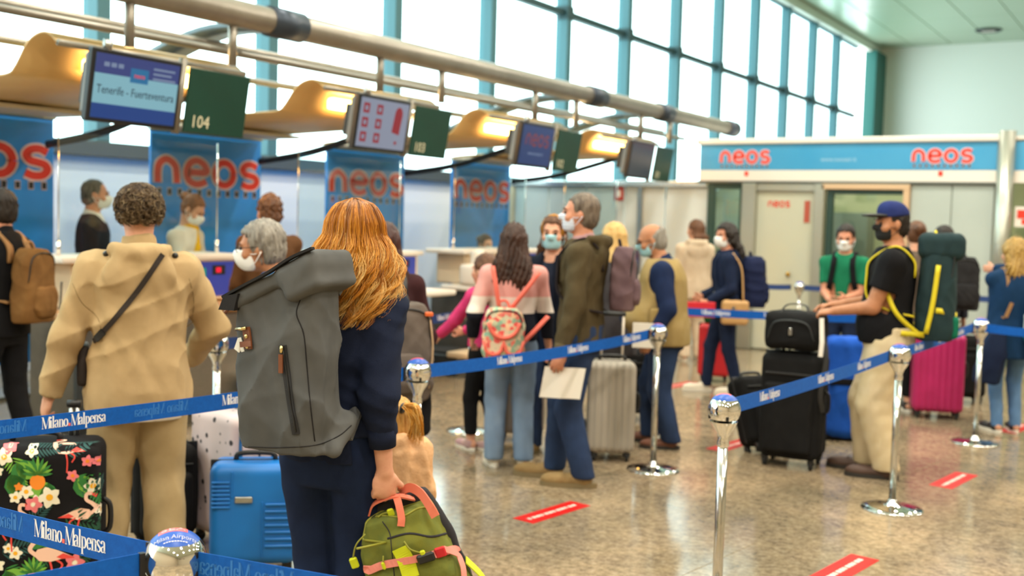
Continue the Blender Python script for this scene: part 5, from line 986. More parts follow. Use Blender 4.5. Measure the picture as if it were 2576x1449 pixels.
# diagonal zip
o = sb.strap([(712, 868), (722, 940), (733, 1020), (746, 1092)], .026, .003, mat('zip_tape', '1c1c1e', .7), 'zip_tape', bk, .003, 8); sb.line([(715, 880), (724, 945), (735, 1020), (746, 1085)], .0028, BLACK, 'zip_coil', bk, .006)
q = sb.strap([(712, 890), (712, 938)], .014, .005, LEA, 'zip_pull', bk, .013, 4); MB().tube([sb.px(713, 868, .01), sb.px(713, 886, .012)], .006, 8).obj('zip_slider', BRASS, q, True)
for sx in (-1, 1): MB().ribbon(bez([(sx * .1, .09, 1.42), (sx * .1, .16, 1.47), (sx * .11, .24, 1.43), (sx * .12, .28, 1.3), (sx * .14, .2, 1.08), (sx * .15, .1, .95)], 5), (1, 0, 0), .055, .014).obj('shoulder_strap', CANV, bk)
# ------------------------------------------------------------------ green daypack carried in the hand
OLV = cloth('olive_nylon', '75762f', '5f6a35', bump=.2, scale=9); LIME = mat('lime_fabric', 'c5cf16', .7); CORL = mat('coral_webbing', 'd9745a', .65); PINKW = mat('pink_webbing', 'e2877a', .65); CHAR = cloth('charcoal_fabric', '37363a', '302f33'); REDF = mat('red_webbing', 'c8202a', .6)
gd = 3.60; gb = thing('backpack', 'olive green daypack with coral straps and lime tabs, carried by its top handle', 'backpack', at(986, 1274, gd), heading(1000, -6)); gb.rotation_euler = (Matrix.Rotation(heading(1000, -6), 3, 'Z') @ Matrix.Rotation(rad(-19), 3, 'Y') @ Matrix.Rotation(rad(10), 3, 'X')).to_euler()
G = Sdf((-.26, -.22, -.6), (.26, .16, .05), .007); zz = np.linspace(-.52, -.015, 9); f = np.linspace(0, 1, 9)
G.loft(zz, 0, -.01, np.array([.155, .18, .187, .187, .182, .172, .158, .142, .115]), np.array([.07, .09, .095, .093, .088, .082, .074, .062, .045]), 3.2, .01)
G.loft([-.50, -.42, -.3, -.22, -.16], .03, -.07, [.10, .12, .122, .118, .09], [.04, .055, .058, .052, .03], 3, .03)
G.loft([-.2, -.16, -.1, -.06], .015, -.055, [.09, .115, .105, .07], [.03, .05, .046, .02], 3, .012); G.folds(.010, 13, 17, (1, 1, 1)).folds(.004, 34, 5, (1, 1, 1)); gbody = G.obj('body', OLV, gb)
G = Sdf((-.27, -.06, -.6), (.27, .16, .08), .008); G.loft(np.linspace(-.53, .012, 6), 0, .055, [.15, .172, .176, .173, .162, .12], [.03, .036, .036, .036, .036, .032], 4, .01); G.folds(.003, 20, 3); G.obj('back_panel', CHAR, gb)
sg = Surf([gbody], gb)
MB().ribbon(bez([(-.085, .02, -.01), (-.06, .01, .022), (-.02, .0, .034), (.03, .0, .03), (.075, .02, -.005)], 6), (0, 1, 0), .026, .006).obj('haul_handle', CORL, gb)
MB().ribbon(bez([(.025, .0, .03), (.032, -.04, .022), (.03, -.066, -.02), (.02, -.075, -.045)], 6), (1, .1, 0), .024, .003).obj('haul_tab', CORL, gb)
MB().ribbon(bez([(.03, .05, .012), (.07, .03, .034), (.105, -.01, .022), (.128, -.055, -.012), (.138, -.072, -.05)], 6), (.5, .1, .6), .03, .005).obj('top_strap', CORL, gb)
sg.line([(898, 1380), (892, 1340), (905, 1300), (940, 1282), (1000, 1268), (1060, 1256)], .004, mat('zip_olive', '8a8a2a', .6), 'zip', gb, .003); sg.line([(902, 1380), (897, 1342), (909, 1306), (942, 1289)], .002, CHAR, 'zip_edge', gb, .003)
sg.line([(945, 1300), (965, 1298), (1010, 1300), (1050, 1280), (1080, 1275)], .0035, mat('zip_olive', '8a8a2a', .6), 'pocket_seam', gb, .001); sg.line([(975, 1355), (1030, 1342), (1085, 1350), (1130, 1340)], .004, CHAR, 'pocket_zip', gb, .0); sg.line([(962, 1312), (980, 1340), (985, 1380), (992, 1449)], .002, CHAR, 'seam', gb, .0)
def pull(a, b, c, wd=.022):
    MB().tube(bez([sg.px(*a, .008), sg.px(*b, .014), sg.px(*c, .012)], 5), .003, 6).obj('zip_cord', mat('zip_olive', '8a8a2a', .6), gb, True)
    p = sg.px(*c, .014); MB().box(p - Vector((wd / 2, .005, .016)), p + Vector((wd / 2, .005, .012)), .004).obj('zip_pull', LIME, gb)
pull((938, 1273), (960, 1282), (985, 1298)); MB().tube(bez([(-.105, -.05, -.045), (-.145, -.055, -.07), (-.172, -.05, -.115)], 5), .003, 6).obj('zip_cord', mat('zip_olive', '8a8a2a', .6), gb, True); MB().box((-.186, -.058, -.15), (-.16, -.044, -.112), .004).obj('zip_pull', LIME, gb); pull((1018, 1362), (1032, 1378), (1062, 1388), .018); pull((969, 1395), (972, 1408), (972, 1420), .012)
sg.strap([(1006, 1378), (1018, 1400), (1028, 1430), (1034, 1452)], .055, .004, LIME, 'lime_patch', gb, .005, 5)
sg.strap([(900, 1449), (950, 1425), (1000, 1412), (1060, 1400), (1120, 1388), (1172, 1374)], .025, .005, PINKW, 'compression_strap', gb, .009, 6)
b1 = sg.px(1070, 1398, .016); MB().box(b1 - Vector((.03, .008, .017)), b1 + Vector((.03, .006, .017)), .006).obj('buckle', BLACK, gb); p = sg.px(1102, 1391, .018); MB().box(p - Vector((.018, .006, .018)), p + Vector((.018, .006, .018)), .004).obj('red_tab', REDF, gb)
sg.strap([(1110, 1384), (1142, 1400), (1156, 1425), (1160, 1455)], .02, .003, PINKW, 'strap_tail', gb, .02, 6)
MB().ribbon([(-.19, .05, -.235), (-.235, .03, -.245)], (0, 0, 1), .03, .006).obj('side_tab', PINKW, gb); MB().box((-.25, .015, -.29), (-.225, .03, -.25), .004).obj('side_buckle', BLACK, gb)
MB().ribbon(bez([(.18, -.03, -.25), (.215, -.03, -.33), (.225, -.03, -.42)], 5), (0, 1, 0), .05, .004).obj('side_gusset', LIME, gb)
# ------------------------------------------------------------------ person in beige jacket
BEI = cloth('beige_shell', 'b89e76', 'ae946c', bump=.12, bscale=160); BEIT = cloth('beige_twill', 'b8a27a', 'ae9870', bump=.2)
P2 = person('person with curly grey-brown hair in beige hooded jacket, seen from behind', 345, 4.75, 1.775, 2, g=1.05, sh=.104, hs=1.04, h=.008, hands=((-.36, .03, .865), (.24, .28, .98)), hint=((-.4, -.6, 0), (1.2, -.6, -.3)), pn=((1, .3, 0), None), curl=(1.0, .6), eyes=False, feet=((-.135, 0, 6), (.125, .0, -6)),
  top=[dict(m=cloth('pale_hem_shirt', 'd9d0bd', 'd0c6b2'), name='shirt', slack=.03, hem=.425, sleeves=False, amp=.003), dict(m=BEI, slack=.046, hem=.445, hood=True, amp=.0105, freq=19, sr=.022, seed=6, collar=.05, flare=.012, )], bot=dict(m=BEIT, slack=.028, width=(1.1, 1.2), amp=.007, freq=13), shoe=dict(m=SHOEBR, sole=SOLED))
# curls as many small coils
def curl_fn(Mh, hs, seed=0, R_=(.088, .104, .096), c=(0, -.018, .03)):
    def fn(r, L):
        while True:
            v = r.normal(size=3); v /= np.linalg.norm(v)
            if not (v[1] > .45 and v[2] < .55) and v[2] > -.62: break
        p = np.array(c) + v * np.array(R_) * .96; u = np.cross(v, [.2, .3, 1]); u /= np.linalg.norm(u); w = np.cross(v, u); q = []; rr = r.uniform(.010, .02); tw = r.uniform(4, 8); a0 = r.uniform(0, 6.28)
        for t in np.linspace(0, 1, 10): q.append(xf(Mh, Vector(p + v * (.018 * t) + u * rr * math.cos(a0 + tw * t) * (1 - .3 * t) + w * rr * math.sin(a0 + tw * t) * (1 - .3 * t) - np.array([0, 0, .012 * t * t])) * hs))
        return q, (.25 * r.random() + .1, .2 + .75 * r.random())
    return fn
def curl_mat():
    m = HM.copy(); m.name = 'curly_hair'; r = [n for n in m.node_tree.nodes if n.type == 'VALTORGB'][0]
    for e, c in zip(r.color_ramp.elements, ('1f1610', '3d2d1e', '5e4931', '80694b', 'a3906f')): e.color = lin(c)
    return m
CM = curl_mat(); locks('hair', curl_fn(P2.Mh, P2.hs), 800, 4, 14, .0016, CM, P2.root, 5, .004)
hb_ = Sdf((-.13, -.15, -.09), (.13, .13, .15), .008); hb_.ell((0, -.018, .03), (.08, .098, .09), None, 0); hb_.box((0, .118, -.06), (.08, .07, .11), None, .03, .02, True); hb_.obj('hair_underlayer', CURLG, P2.root, P2.Mh @ Matrix.Scale(P2.hs, 4))
sj = Surf([o for o in P2.root.children if o.name.startswith('jacket')], P2.root)
cb = thing('crossbody_bag', 'dark strap of a crossbody bag running over the beige jacket', 'bag', P2.root.location.copy(), P2.root.rotation_euler.z); sj.strap([(408, 640), (375, 690), (325, 760), (280, 812), (238, 858)], .022, .004, mat('dark_webbing', '2a211d', .7), 'strap', cb, .006, 5); sj.strap([(262, 832), (246, 852)], .03, .008, BLACK, 'buckle', cb, .01, 3)
pp_ = sj.px(240, 860, .03); MB().box(pp_ + Vector((-.05, .08, -.2)), pp_ + Vector((.0, .28, -.02)), .02, 2).obj('pouch', mat('dark_webbing', '2a211d', .7), cb, True)
for q in ((268, 640), (440, 645)): MB().lathe([(0, .01), (.012, .006), (.014, -.006), (0, -.01)], 10, sj.px(*q, .006), sj.n.to_track_quat('Z', 'Y').to_matrix()).obj('cord_lock', BLACK, P2.root, True)
sj.line([(182, 712), (205, 760), (246, 800), (258, 860)], .002, mat('seam_dark_beige', '8d774f', .8), 'seam', P2.root, 0); sj.line([(476, 700), (488, 760), (478, 830)], .002, mat('seam_dark_beige', '8d774f', .8), 'seam', P2.root, 0)  # jacket seam lines, a darker beige than the shell
# ------------------------------------------------------------------ small child
TEDDY = cloth('peach_teddy', 'e0b48a', 'd3a377', bump=1.0, bscale=60, scale=30)
P23 = person('small child with blond ponytail in peach fleece jacket beside the navy trousers', 985, 4.3, .95, -12, hs=.80, g=1.25, h=.008, yaw=-10, eyes=False, top=dict(m=TEDDY, slack=.025, hem=.42, amp=.006, freq=40, hood=True), bot=dict(m=DENIM, slack=.012), shoe=dict(m=SHOEP), hair=dict(m=hairmat('hair_child_blond', 'a8783c', 'd2a45c'), style='short', vol=1.05, ears=False))
def pony(r, L):
    a = r.uniform(0, 6.28); q0 = Vector((.045, -.085, .075)); pts = [q0, q0 + Vector((.03, -.015, .02)), q0 + Vector((.075 + .02 * math.cos(a), -.02, .015 + .02 * math.sin(a))), q0 + Vector((.098 + .02 * math.cos(a), -.02, -.05 + .01 * math.sin(a))), q0 + Vector((.085 + .045 * math.cos(a), -.01, -.13 - .04 * r.random()))]
    return [xf(P23.Mh, p * P23.hs) for p in bez(pts, 4)], (.3 + .2 * r.random(), .6 + .4 * r.random())
locks('ponytail', pony, 40, 8, 16, .0016, HM, P23.root, 8, .007)
tie = [xf(P23.Mh, (Vector((.062, -.092, .085)) + Vector((.004 * math.cos(a), .018 * math.sin(a), .018 * math.cos(a)))) * P23.hs) for a in [2 * PI * i / 14 for i in range(15)]]; MB().tube(tie, .008, 8).obj('hair_tie', BLACK, P23.root, True)
# ------------------------------------------------------------------ stanchions and belts
BELT = mat('belt_blue', '0f5cb8', .6, 0, '0c53aa', 60, .2, 700, spec=.2); BELTD = mat('belt_navy', '1d3f7c', .6, 0, '19376e', 60); LETW = mat('belt_lettering', 'e9ecf2', .6); LETG = mat('belt_ghost_lettering', '2a74c4', .6); SQR = mat('belt_red_square', 'f0695c', .6)
CAPB_ = mat('cap_sticker_blue', '124fae', .38); CAPR = mat('cap_sticker_red', 'ea5a60', .38); CAPT = mat('cap_lettering', 'f2f2f4', .4)
BZ, BR = .932, .066
def stanchion(px, d, label, big=False, loc=None):
    loc = loc or pxz(px, d, 0); t = thing('stanchion', label, 'barrier post', loc, YAW - math.atan((px - CX) / FPX), group='chrome belt posts of the queue')
    MB().lathe([(0, .0), (.178, .0), (.18, .004), (.176, .010), (.12, .017), (.05, .024), (.034, .034), (.026, .05), (.022, .06), (0, .06)], 48).obj('base', CHROME, t, True)
    MB().lathe([(.0, .05), (.0205, .05), (.0205, .80), (0, .80)], 24).obj('post', mat('polished_steel', 'c9c9c6', .16, 1), t, True)
    MB().lathe([(.0205, .78), (.025, .785), (.025, .80), (.022, .815), (.03, .84), (.05, .87), (.056, .885)], 28).obj('collar', CHROME, t, True)
    prof = [(BR * math.sin(a), BZ - BR * math.cos(a)) for a in np.linspace(.02, PI - .86, 26)]; b = MB().lathe(prof, 56).obj('ball', CHROME, t, True)
    cap = [(BR * 1.004 * math.sin(a), BZ - BR * 1.004 * math.cos(a)) for a in np.linspace(PI - .87, PI, 11)]; c = MB().lathe(cap, 56).obj('cap', CAPB_, t, True)
    on = lambda u, v, r=BR * 1.012: Vector((math.sin(math.hypot(u, v) / BR) * u / max(math.hypot(u, v), 1e-6) * r, math.sin(math.hypot(u, v) / BR) * v / max(math.hypot(u, v), 1e-6) * r, BZ + math.cos(math.hypot(u, v) / BR) * r))
    V = [on(-.036 + .062 * i / 8, -.012 + .036 * j / 4) for j in range(5) for i in range(9)]; link_mesh('red_patch', V, [(j * 9 + i, j * 9 + i + 1, j * 9 + i + 10, j * 9 + i + 9) for j in range(4) for i in range(8)], CAPR, c, True)
    if big:
        lettering('lettering', 'Milan Airports', .0165, CAPT, c, lambda u, v, w: on(u, -.036 + v, BR * 1.016)); lettering('logo_lettering', 'SEA', .032, CAPT, c, lambda u, v, w: on(u - .004, -.006 + v, BR * 1.018)); link_mesh('small_lettering', [on(u, v, BR * 1.016) for a in range(9) for u, v in ((-.026 + .006 * a, -.0445), (-.0215 + .006 * a, -.0445), (-.0215 + .006 * a, -.0428), (-.026 + .006 * a, -.0428))], [(4 * a, 4 * a + 1, 4 * a + 2, 4 * a + 3) for a in range(9)], CAPT, c, False)
    for a in range(4):
        q = rad(a * 90 - 78); n = Vector((math.cos(q), math.sin(q), 0)); s_ = n.cross(Vector((0, 0, 1)))
        MB().add([Vector((0, 0, BZ - .008 + z)) + n * (math.sqrt(BR * BR - z * z * .9) + o) + s_ * w for o in (-.01, .0025) for w, z in ((-.0055, -.028), (.0055, -.028), (.0055, .028), (-.0055, .028))], [(4, 5, 6, 7), (0, 1, 5, 4), (1, 2, 6, 5), (2, 3, 7, 6), (3, 0, 4, 7)]).obj('belt_slot', BLACK, t)
    return t
def belt(A, B, label, texts=(), sag=.012, m=None, hgt=.066, ghost=(), dark=False, z=None, rev=False, clip=True):
    A, B = Vector(A), Vector(B); d = (B - A); L = d.length; d.normalize(); A2 = A + d * BR * .93; B2 = B - d * BR * .93; L = (B2 - A2).length; hd = Vector((d.x, d.y, 0)).normalized(); nrm = Vector((hd.y, -hd.x, 0))
    if nrm.dot(EYEP - A) < 0: nrm = -nrm
    t = thing('barrier_belt', label, 'barrier belt', (A2.x, A2.y, 0), group='blue queue belts'); o = Vector((A2.x, A2.y, 0))
    f = lambda u, v, w: A2 - o + (B2 - A2) * (u / L) + Vector((0, 0, v - sag * 4 * (u / L) * (1 - u / L))) + nrm * w
    n = 24; V = []; F = []
    for i in range(n + 1):
        for v, w in ((-hgt / 2, .0008), (hgt / 2, .0008), (hgt / 2, -.0008), (-hgt / 2, -.0008)): V.append(f(L * i / n, v, w))
    for i in range(n):
        for k in range(4): F.append((i * 4 + k, i * 4 + 4 + k, i * 4 + 4 + (k + 1) % 4, i * 4 + (k + 1) % 4))
    link_mesh('webbing', V, F, m or BELT, t, False)
    # lettering runs left to right as seen
    flip = (hd.cross(Vector((0, 0, 1))).dot(nrm) < 0)
    def upx(x):
        us = np.linspace(0, L, 160); return float(us[int(np.argmin([abs(proj(f(u, 0, 0) + o)[0] - x) for u in us]))])
    for u0 in [upx(x) for x in texts]:
        V, F, w, dots, sc = serif_text('Milano.Malpensa', hgt * .62)
        g = (lambda a, b: f(u0 - w / 2 + a, b - hgt * .22, .0016)) if not flip else (lambda a, b: f(u0 + w / 2 - a, b - hgt * .22, .0016))
        link_mesh('lettering', [g(a, b) for a, b in V], F, LETW, t, False)
        x = dots[0] - .04 * sc; s_ = .32 * sc; link_mesh('red_square', [g(x + a, b + .02 * sc) for a, b in ((0, 0), (s_, 0), (s_, s_ * 1.15), (0, s_ * 1.15))], [(0, 1, 2, 3)], SQR, t, False)
    for u0 in [upx(x) for x in ghost]:
        V, F, w, dots, sc = serif_text('Milano.Malpensa', hgt * .6); g = (lambda a, b: f(u0 + w / 2 - a, b - hgt * .2, .0013)) if not flip else (lambda a, b: f(u0 - w / 2 + a, b - hgt * .2, .0013)); link_mesh('ghost_lettering', [g(a, b) for a, b in V], F, LETG, t, False)
    if clip:
        for u in (.004, L - .004): V = [f(u + a, v, w) for a in (-.006, .006) for v, w in ((-.033, .006), (.033, .006), (.033, -.006), (-.033, -.006))]; link_mesh('end_clip', V, [(3, 2, 1, 0), (4, 5, 6, 7)] + [(k, (k + 1) % 4, 4 + (k + 1) % 4, 4 + k) for k in range(4)], BLACK, t, False)
    return t
def bp(px, d): p = pxz(px, d, BZ - .006); return p
SP = {1: (1642, 7.33), 2: (2243, 6.47), 3: (2452, 8.59), 4: (541, 6.07), 5: (1040, 5.2), 6: (1798, 4.37), 7: (431, 2.29), 9: (1180, 8.5), 10: (2003, 13.4), 11: (2196, 9.0)}
lb = {1: 'chrome post with ball head beside the bald person in the khaki vest', 2: 'chrome post with ball head in front of the person in the blue cap', 3: 'chrome post with ball head beside the pink suitcases', 4: 'chrome post with ball head behind the beige jacket sleeve', 5: 'chrome post with ball head right of the navy sweatshirt', 6: 'chrome post with ball head standing alone in the open floor', 7: 'nearest chrome ball head with the readable blue cap sticker', 9: 'distant chrome post left of the floral rucksack', 10: 'small distant chrome post before the office door', 11: 'chrome post hidden behind the person in the blue cap'}
for k, (px, d) in SP.items(): stanchion(px, d, lb[k], k == 7)
Bp = {k: bp(*v) for k, v in SP.items()}
belt(Bp[6], Bp[2], 'blue belt between the lone post and the post before the blue cap', (1935, 2076, 2172))
belt(Bp[2], Bp[3], 'blue belt crossing the cream trousers towards the pink suitcases', (2312, 2370, 2416))
belt(Bp[3], bp(2700, 8.1), 'short blue belt leaving the picture at the right edge', (), clip=False)
belt(Bp[5], Bp[1], 'blue belt in front of the family group', (1280, 1455, 1588), .02)
belt(bp(-170, 3.45), Bp[5], 'blue belt in front of the beige jacket', (190, 622), .012, ghost=(-20, 408))
belt(bp(-190, 2.72), Bp[7], 'nearest blue belt over the floral suitcase', (175,), .004, ghost=(-20,))
belt(Bp[7], bp(1000, 2.08), 'blue belt running from the nearest ball head to the lower edge', (), .0, ghost=(620,))
belt(Bp[7], bp(-60, 2.03), 'dark blue belt end left of the nearest ball head', (), .0)
belt(Bp[4], Bp[9], 'dark blue belt behind the rucksack wearers before the desks', (1120,), .02, BELTD)
belt(bp(1560, 9.5), Bp[11], 'far blue belt crossing the dark curly haired person', (1800, 1960), .01)
belt(Bp[10], bp(1880, 13.6), 'small dark belt before the office door', (), .01, BELTD); belt(Bp[10], bp(2290, 13.0), 'small dark belt behind the green polo shirt', (), .01, BELTD)
belt(bp(2380, 12.4), bp(2640, 12.0), 'far dark belt before the right office wall', (), .01, BELTD)
# ------------------------------------------------------------------ floor stickers
RED = mat('sticker_red', 'c4150f', .45, 0, 'b5120d', 12, spec=.3); PALE = mat('sticker_pale', 'eecfc4', .5)
i = 0
for (px, py, where) in ((1390, 1288, 'in front of the tan suede shoes'), (1842, 1120, 'behind the lone chrome post'), (2400, 1208, 'right of the chrome disc base'), (2122, 1432, 'at the lower edge'), (2097, 1018, 'behind the big black suitcase'), (1712, 968, 'beyond the bald person'), (2556, 1078, 'under the black trainers at the right edge')):
    p = on_z(px, py, 0); t = thing('floor_marker', 'red floor distance sticker ' + where, 'sticker', (p.x, p.y, .0005), rad(-8), group='red distance stickers on the floor')
    L_, w_ = (.27, .075); MB().box((-w_, -L_, 0), (w_, L_, .0012)).obj('vinyl', RED, t); mb = MB(); [mb.add([(a, b, .0016) for a, b in ((-.014, y), (.014, y), (.014, y + ln), (-.014, y + ln))], [(0, 1, 2, 3)]) for y, ln in [(-.22 + .037 * j, .02 + .01 * ((j * 7) % 3 > 0)) for j in range(12)]]; mb.obj('lettering', PALE, t); i += 1
# ------------------------------------------------------------------ luggage
SB = mat('suitcase_blue', '0a72c4', .42, 0, '086abb', 3, .08, 300); SK = cloth('suitcase_black', '1b1b1c', '171718', bump=.3); SG = mat('suitcase_grey', 'aaa295', .45, 0, 'a39b8e', 3); SPK = mat('suitcase_pink', 'b81f62', .45, 0, 'ad1c5a', 4)
o = suitcase('bright blue ribbed hard-shell cabin suitcase beside the navy trousers', 640, 5.0, heading(640, -4), .40, .22, .53, SB, handle=.34)
f = lambda u, v, w: (u, -.111 - w, v)
for k in range(7):
    MB().box((-.188, -.118, .445 - .019 * k), (-.105, -.105, .455 - .019 * k), .003).obj('rib', SB, o); MB().box((.05, -.118, .34 - .032 * k), (.185, -.105, .352 - .032 * k), .003).obj('rib', SB, o)
MB().box((-.085, -.122, .355), (-.005, -.108, .385), .004).obj('name_plate', STEEL, o); MB().box((-.1, -.118, .38), (-.094, -.108, .5), .002).obj('rib', SB, o); MB().box((.035, -.116, .1), (.041, -.108, .36), .002).obj('rib', SB, o)
# spotted suitcase
m = mat('spotted_cover', 'd7c2c2', .7).copy(); m.name = 'spotted_cover_print'; nt = m.node_tree; b = nt.nodes['Principled BSDF']; tc = nd(nt, 'ShaderNodeTexCoord'); v = nd(nt, 'ShaderNodeTexVoronoi', Scale=17); r = nd(nt, 'ShaderNodeValToRGB'); e = r.color_ramp.elements; e[0].position = .20; e[0].color = lin('3a3438'); e[1].position = .26; e[1].color = lin('d9c6c6'); nt.links.new(tc.outputs['Object'], v.inputs['Vector']); nt.links.new(v.outputs['Distance'], r.inputs[0]); nt.links.new(r.outputs[0], b.inputs['Base Color'])
suitcase('pale suitcase with small dark spots behind the blue suitcase', 588, 5.42, heading(588, -58), .44, .27, .69, m)
suitcase('black cabin suitcase behind the beige trousers', 412, 5.35, heading(412, 6), .31, .22, .52, SK, handle=.42, soft=True)
suitcase('large greige hard suitcase behind the olive jacket', 1532, 7.65, heading(1530, 4), .33, .26, .70, SG, handle=.32, ribs=7, hm=mat('pale_handle', 'd8cdbd', .4))
suitcase('grey suitcase behind the faded jeans', 1304, 8.25, heading(1304, 10), .36, .25, .62, mat('suitcase_taupe', '8a8078', .5), handle=.3, ribs=6)
bc = suitcase('tall black suitcase with a duffel on top, held by the person in the blue cap', 1990, 7.62, heading(1990, -14), .42, .32, .80, SK, handle=.14, soft=True)
df = thing('duffel_bag', 'black duffel bag sitting on the tall black suitcase', 'bag', bc.location.copy(), bc.rotation_euler.z); G = Sdf((-.28, -.3, .76), (.28, .3, 1.16), .009); G.box((0, -.02, .955), (.2, .16, .135), None, .07, .001).folds(.007, 16, 4).obj('body', SK, df); MB().ribbon(bez([(-.1, -.1, 1.07), (-.06, -.04, 1.13), (.06, -.04, 1.13), (.1, -.1, 1.07)], 5), (0, 1, 0), .03, .008).obj('handle', BLACK, df); MB().tube(bez([(-.16, -.18, .9), (-.1, -.2, 1.02), (.1, -.2, 1.02), (.16, -.18, .9)], 6), .005, 6).obj('zip', DARK, df, True); MB().box((-.012, -.2, .93), (.012, -.185, .98), .003).obj('zip_pull', STEEL, df)
MB().ribbon(bez([(.19, -.1, .98), (.24, -.14, .8), (.22, -.18, .55), (.24, -.17, .42)], 6), (1, .3, 0), .03, .005).obj('shoulder_strap', BLACK, df)
tg = thing('luggage_tag', 'white paper luggage tag hanging from the black duffel', 'tag', bc.location.copy(), bc.rotation_euler.z); MB().ribbon([(.2, -.16, 1.06), (.215, -.185, .9), (.21, -.19, .80)], (1, 0, 0), .03, .002).obj('strip', WHITE, tg)
suitcase('tilted black trolley beside the tall black suitcase', 1915, 7.95, heading(1915, 40), .36, .22, .58, SK, soft=True, tilt=-24, loc=pxz(1932, 8.0, 0))
bd = thing('duffel_bag', 'blue and black upright duffel behind the person in the blue cap', 'bag', pxz(2128, 8.6, 0), heading(2128, 10)); BD = cloth('duffel_blue', '1f55b8', '1a4ba6'); G = Sdf((-.25, -.22, 0), (.25, .22, .9), .01); G.box((0, 0, .42), (.19, .15, .40), None, .08, .001).folds(.008, 14, 6).obj('body', BD, bd); MB().box((-.195, -.16, .45), (.195, -.13, .5), .01).obj('band', BLK, bd); MB().box((-.2, -.1, .0), (.2, .12, .06), .02).obj('base', BLK, bd); MB().ribbon(bez([(.08, -.15, .52), (.12, -.175, .64), (.14, -.15, .76)], 5), (1, 0, 0), .05, .006).obj('logo_patch', mat('duffel_grey', 'a9b1be', .6), bd)
suitcase('pink ribbed suitcase behind the cap wearer, nearer to the camera', 2352, 9.75, heading(2352, 8), .43, .28, .76, SPK, handle=.3, ribs=8)
suitcase('pink suitcase half hidden behind the cream trousers', 2262, 10.75, heading(2262, 8), .36, .26, .62, SPK, handle=.2, ribs=7)
gbg = thing('bag', 'green soft bag lying on the small red suitcase', 'bag', pxz(1794, 11.6, 0), heading(1794, 0)); G = Sdf((-.2, -.15, .55), (.2, .15, .95), .01); G.box((0, 0, .74), (.13, .09, .13), None, .06, .001).folds(.01, 20, 3).obj('body', cloth('green_bag', '1c5a34', '174d2c'), gbg); MB().tube(bez([(-.06, 0, .85), (-.03, 0, .93), (.03, 0, .93), (.06, 0, .85)], 4), .009, 6).obj('handle', BLK, gbg, True)
suitcase('small red suitcase behind the dark curly haired person', 1794, 11.6, heading(1794, 0), .34, .22, .62, mat('suitcase_red', 'c0202a', .45), handle=.2)
suitcase('black suitcase standing near the charcoal rucksack wearer', 2422, 10.6, heading(2422, 20), .36, .24, .66, SK, soft=True)
suitcase('black suitcase between the bald person and the grey coat', 1592, 9.2, heading(1592, 20), .36, .24, .60, SK, soft=True, handle=.3)
dc = thing('jacket', 'dark navy jacket draped over an arm near the right edge', 'jacket', pxz(2470, 9.0, 0), heading(2470, 0)); G = Sdf((-.2, -.15, .3), (.25, .15, 1.0), .01); G.loft([.42, .55, .7, .85], [0, .02, .05, .08], 0, [.11, .13, .11, .07], [.05, .06, .06, .05], 2.3, .01).folds(.014, 16, 7).obj('cloth', NAVY, dc)
# ------------------------------------------------------------------ floral suitcase with stretch cover
FL = cloth('floral_cover_black', '1b1a1c', '151416', bump=.1); fw, fd, fh = .50, .28, .745
fs = suitcase('large suitcase in a black stretch cover printed with flamingos, pineapples and flowers', 92, 4.3, heading(92, -12), fw, fd, fh, FL, handle=.13, wheel=.06, hx=.125, hw=.012)
for c in list(fs.children):
    if c.name.startswith('zip_band'): bpy.data.objects.remove(c)
def fsurf(u, v, w):
    b = .05; ex = max(abs(u) - (fw / 2 - b), 0); ez = max(v - (fh - b), 0); q = math.hypot(ex, ez)
    if q <= b: return Vector((u, -fd / 2 + b - math.sqrt(max(b * b - q * q, 0)) - .003 - w, v))
    if ez > ex: return Vector((u, -fd / 2 + b + (q - b), fh + .003 + w)) 
    return Vector((math.copysign(fw / 2 + .003 + w, u), -fd / 2 + b + (q - b), v))
PG = [mat('print_green_' + a, c, .7) for a, c in (('deep', '14492f'), ('mid', '2f7a35'), ('bright', '74ae3c'), ('teal', '1b4a48'))]; PW_ = mat('print_white', 'efe9d2', .7); PY = mat('print_yellow', 'f0b01e', .7); PP = mat('print_pink', 'e87a80', .7); PPA = mat('print_pale_pink', 'efc5ae', .7); PR = mat('print_coral', 'e2483e', .7); PO = mat('print_orange', 'ee8a24', .7)
DEC = {}
def dec(m, poly, w): DEC.setdefault(m.name, (m, [[], []])); V, F = DEC[m.name][1]; n = len(V); V += [fsurf(a, b, w) for a, b in poly]; F.append(tuple(range(n, n + len(poly))))
def leaf(u, v, a, L_, wd, m, w=.0004): d = Vector((math.cos(a), math.sin(a))); n = Vector((-d.y, d.x)); dec(m, [(u + d.x * L_ * t + n.x * s * wd * math.sin(PI * t) ** .8, v + d.y * L_ * t + n.y * s * wd * math.sin(PI * t) ** .8) for s, ts in ((1, (0, .2, .5, .8, 1)), (-1, (.8, .5, .2))) for t in ts], w)
def palm(u, v, a, L_, m, w=.0002):
    for k in range(9):
        t = .12 + .1 * k; x, y = u + math.cos(a) * L_ * t, v + math.sin(a) * L_ * t
        for s in (-1, 1): leaf(x, y, a + s * (1.0 - .4 * t), L_ * .42 * (1 - .5 * t), L_ * .03, m, w)
def flower(u, v, r_, m=PW_, c=PY, w=.001):
    a0 = random.uniform(0, 6)
    for k in range(5): leaf(u, v, a0 + k * 1.2566, r_, r_ * .36, m, w + .0001 * k)
    dec(c, [(u + r_ * .3 * math.cos(a), v + r_ * .3 * math.sin(a)) for a in [2 * PI * i / 10 for i in range(10)]], w + .0008)
def pine(u, v, s):
    dec(PO, [(u + s * .38 * math.cos(a), v - s * .35 + s * .42 * math.sin(a)) for a in [2 * PI * i / 14 for i in range(14)]], .0012)
    for k in range(11): leaf(u, v, .1 + k * .29, s * (1.0 - .25 * abs(k - 5) / 5), s * .09, PG[2 if k % 2 else 1], .0014)
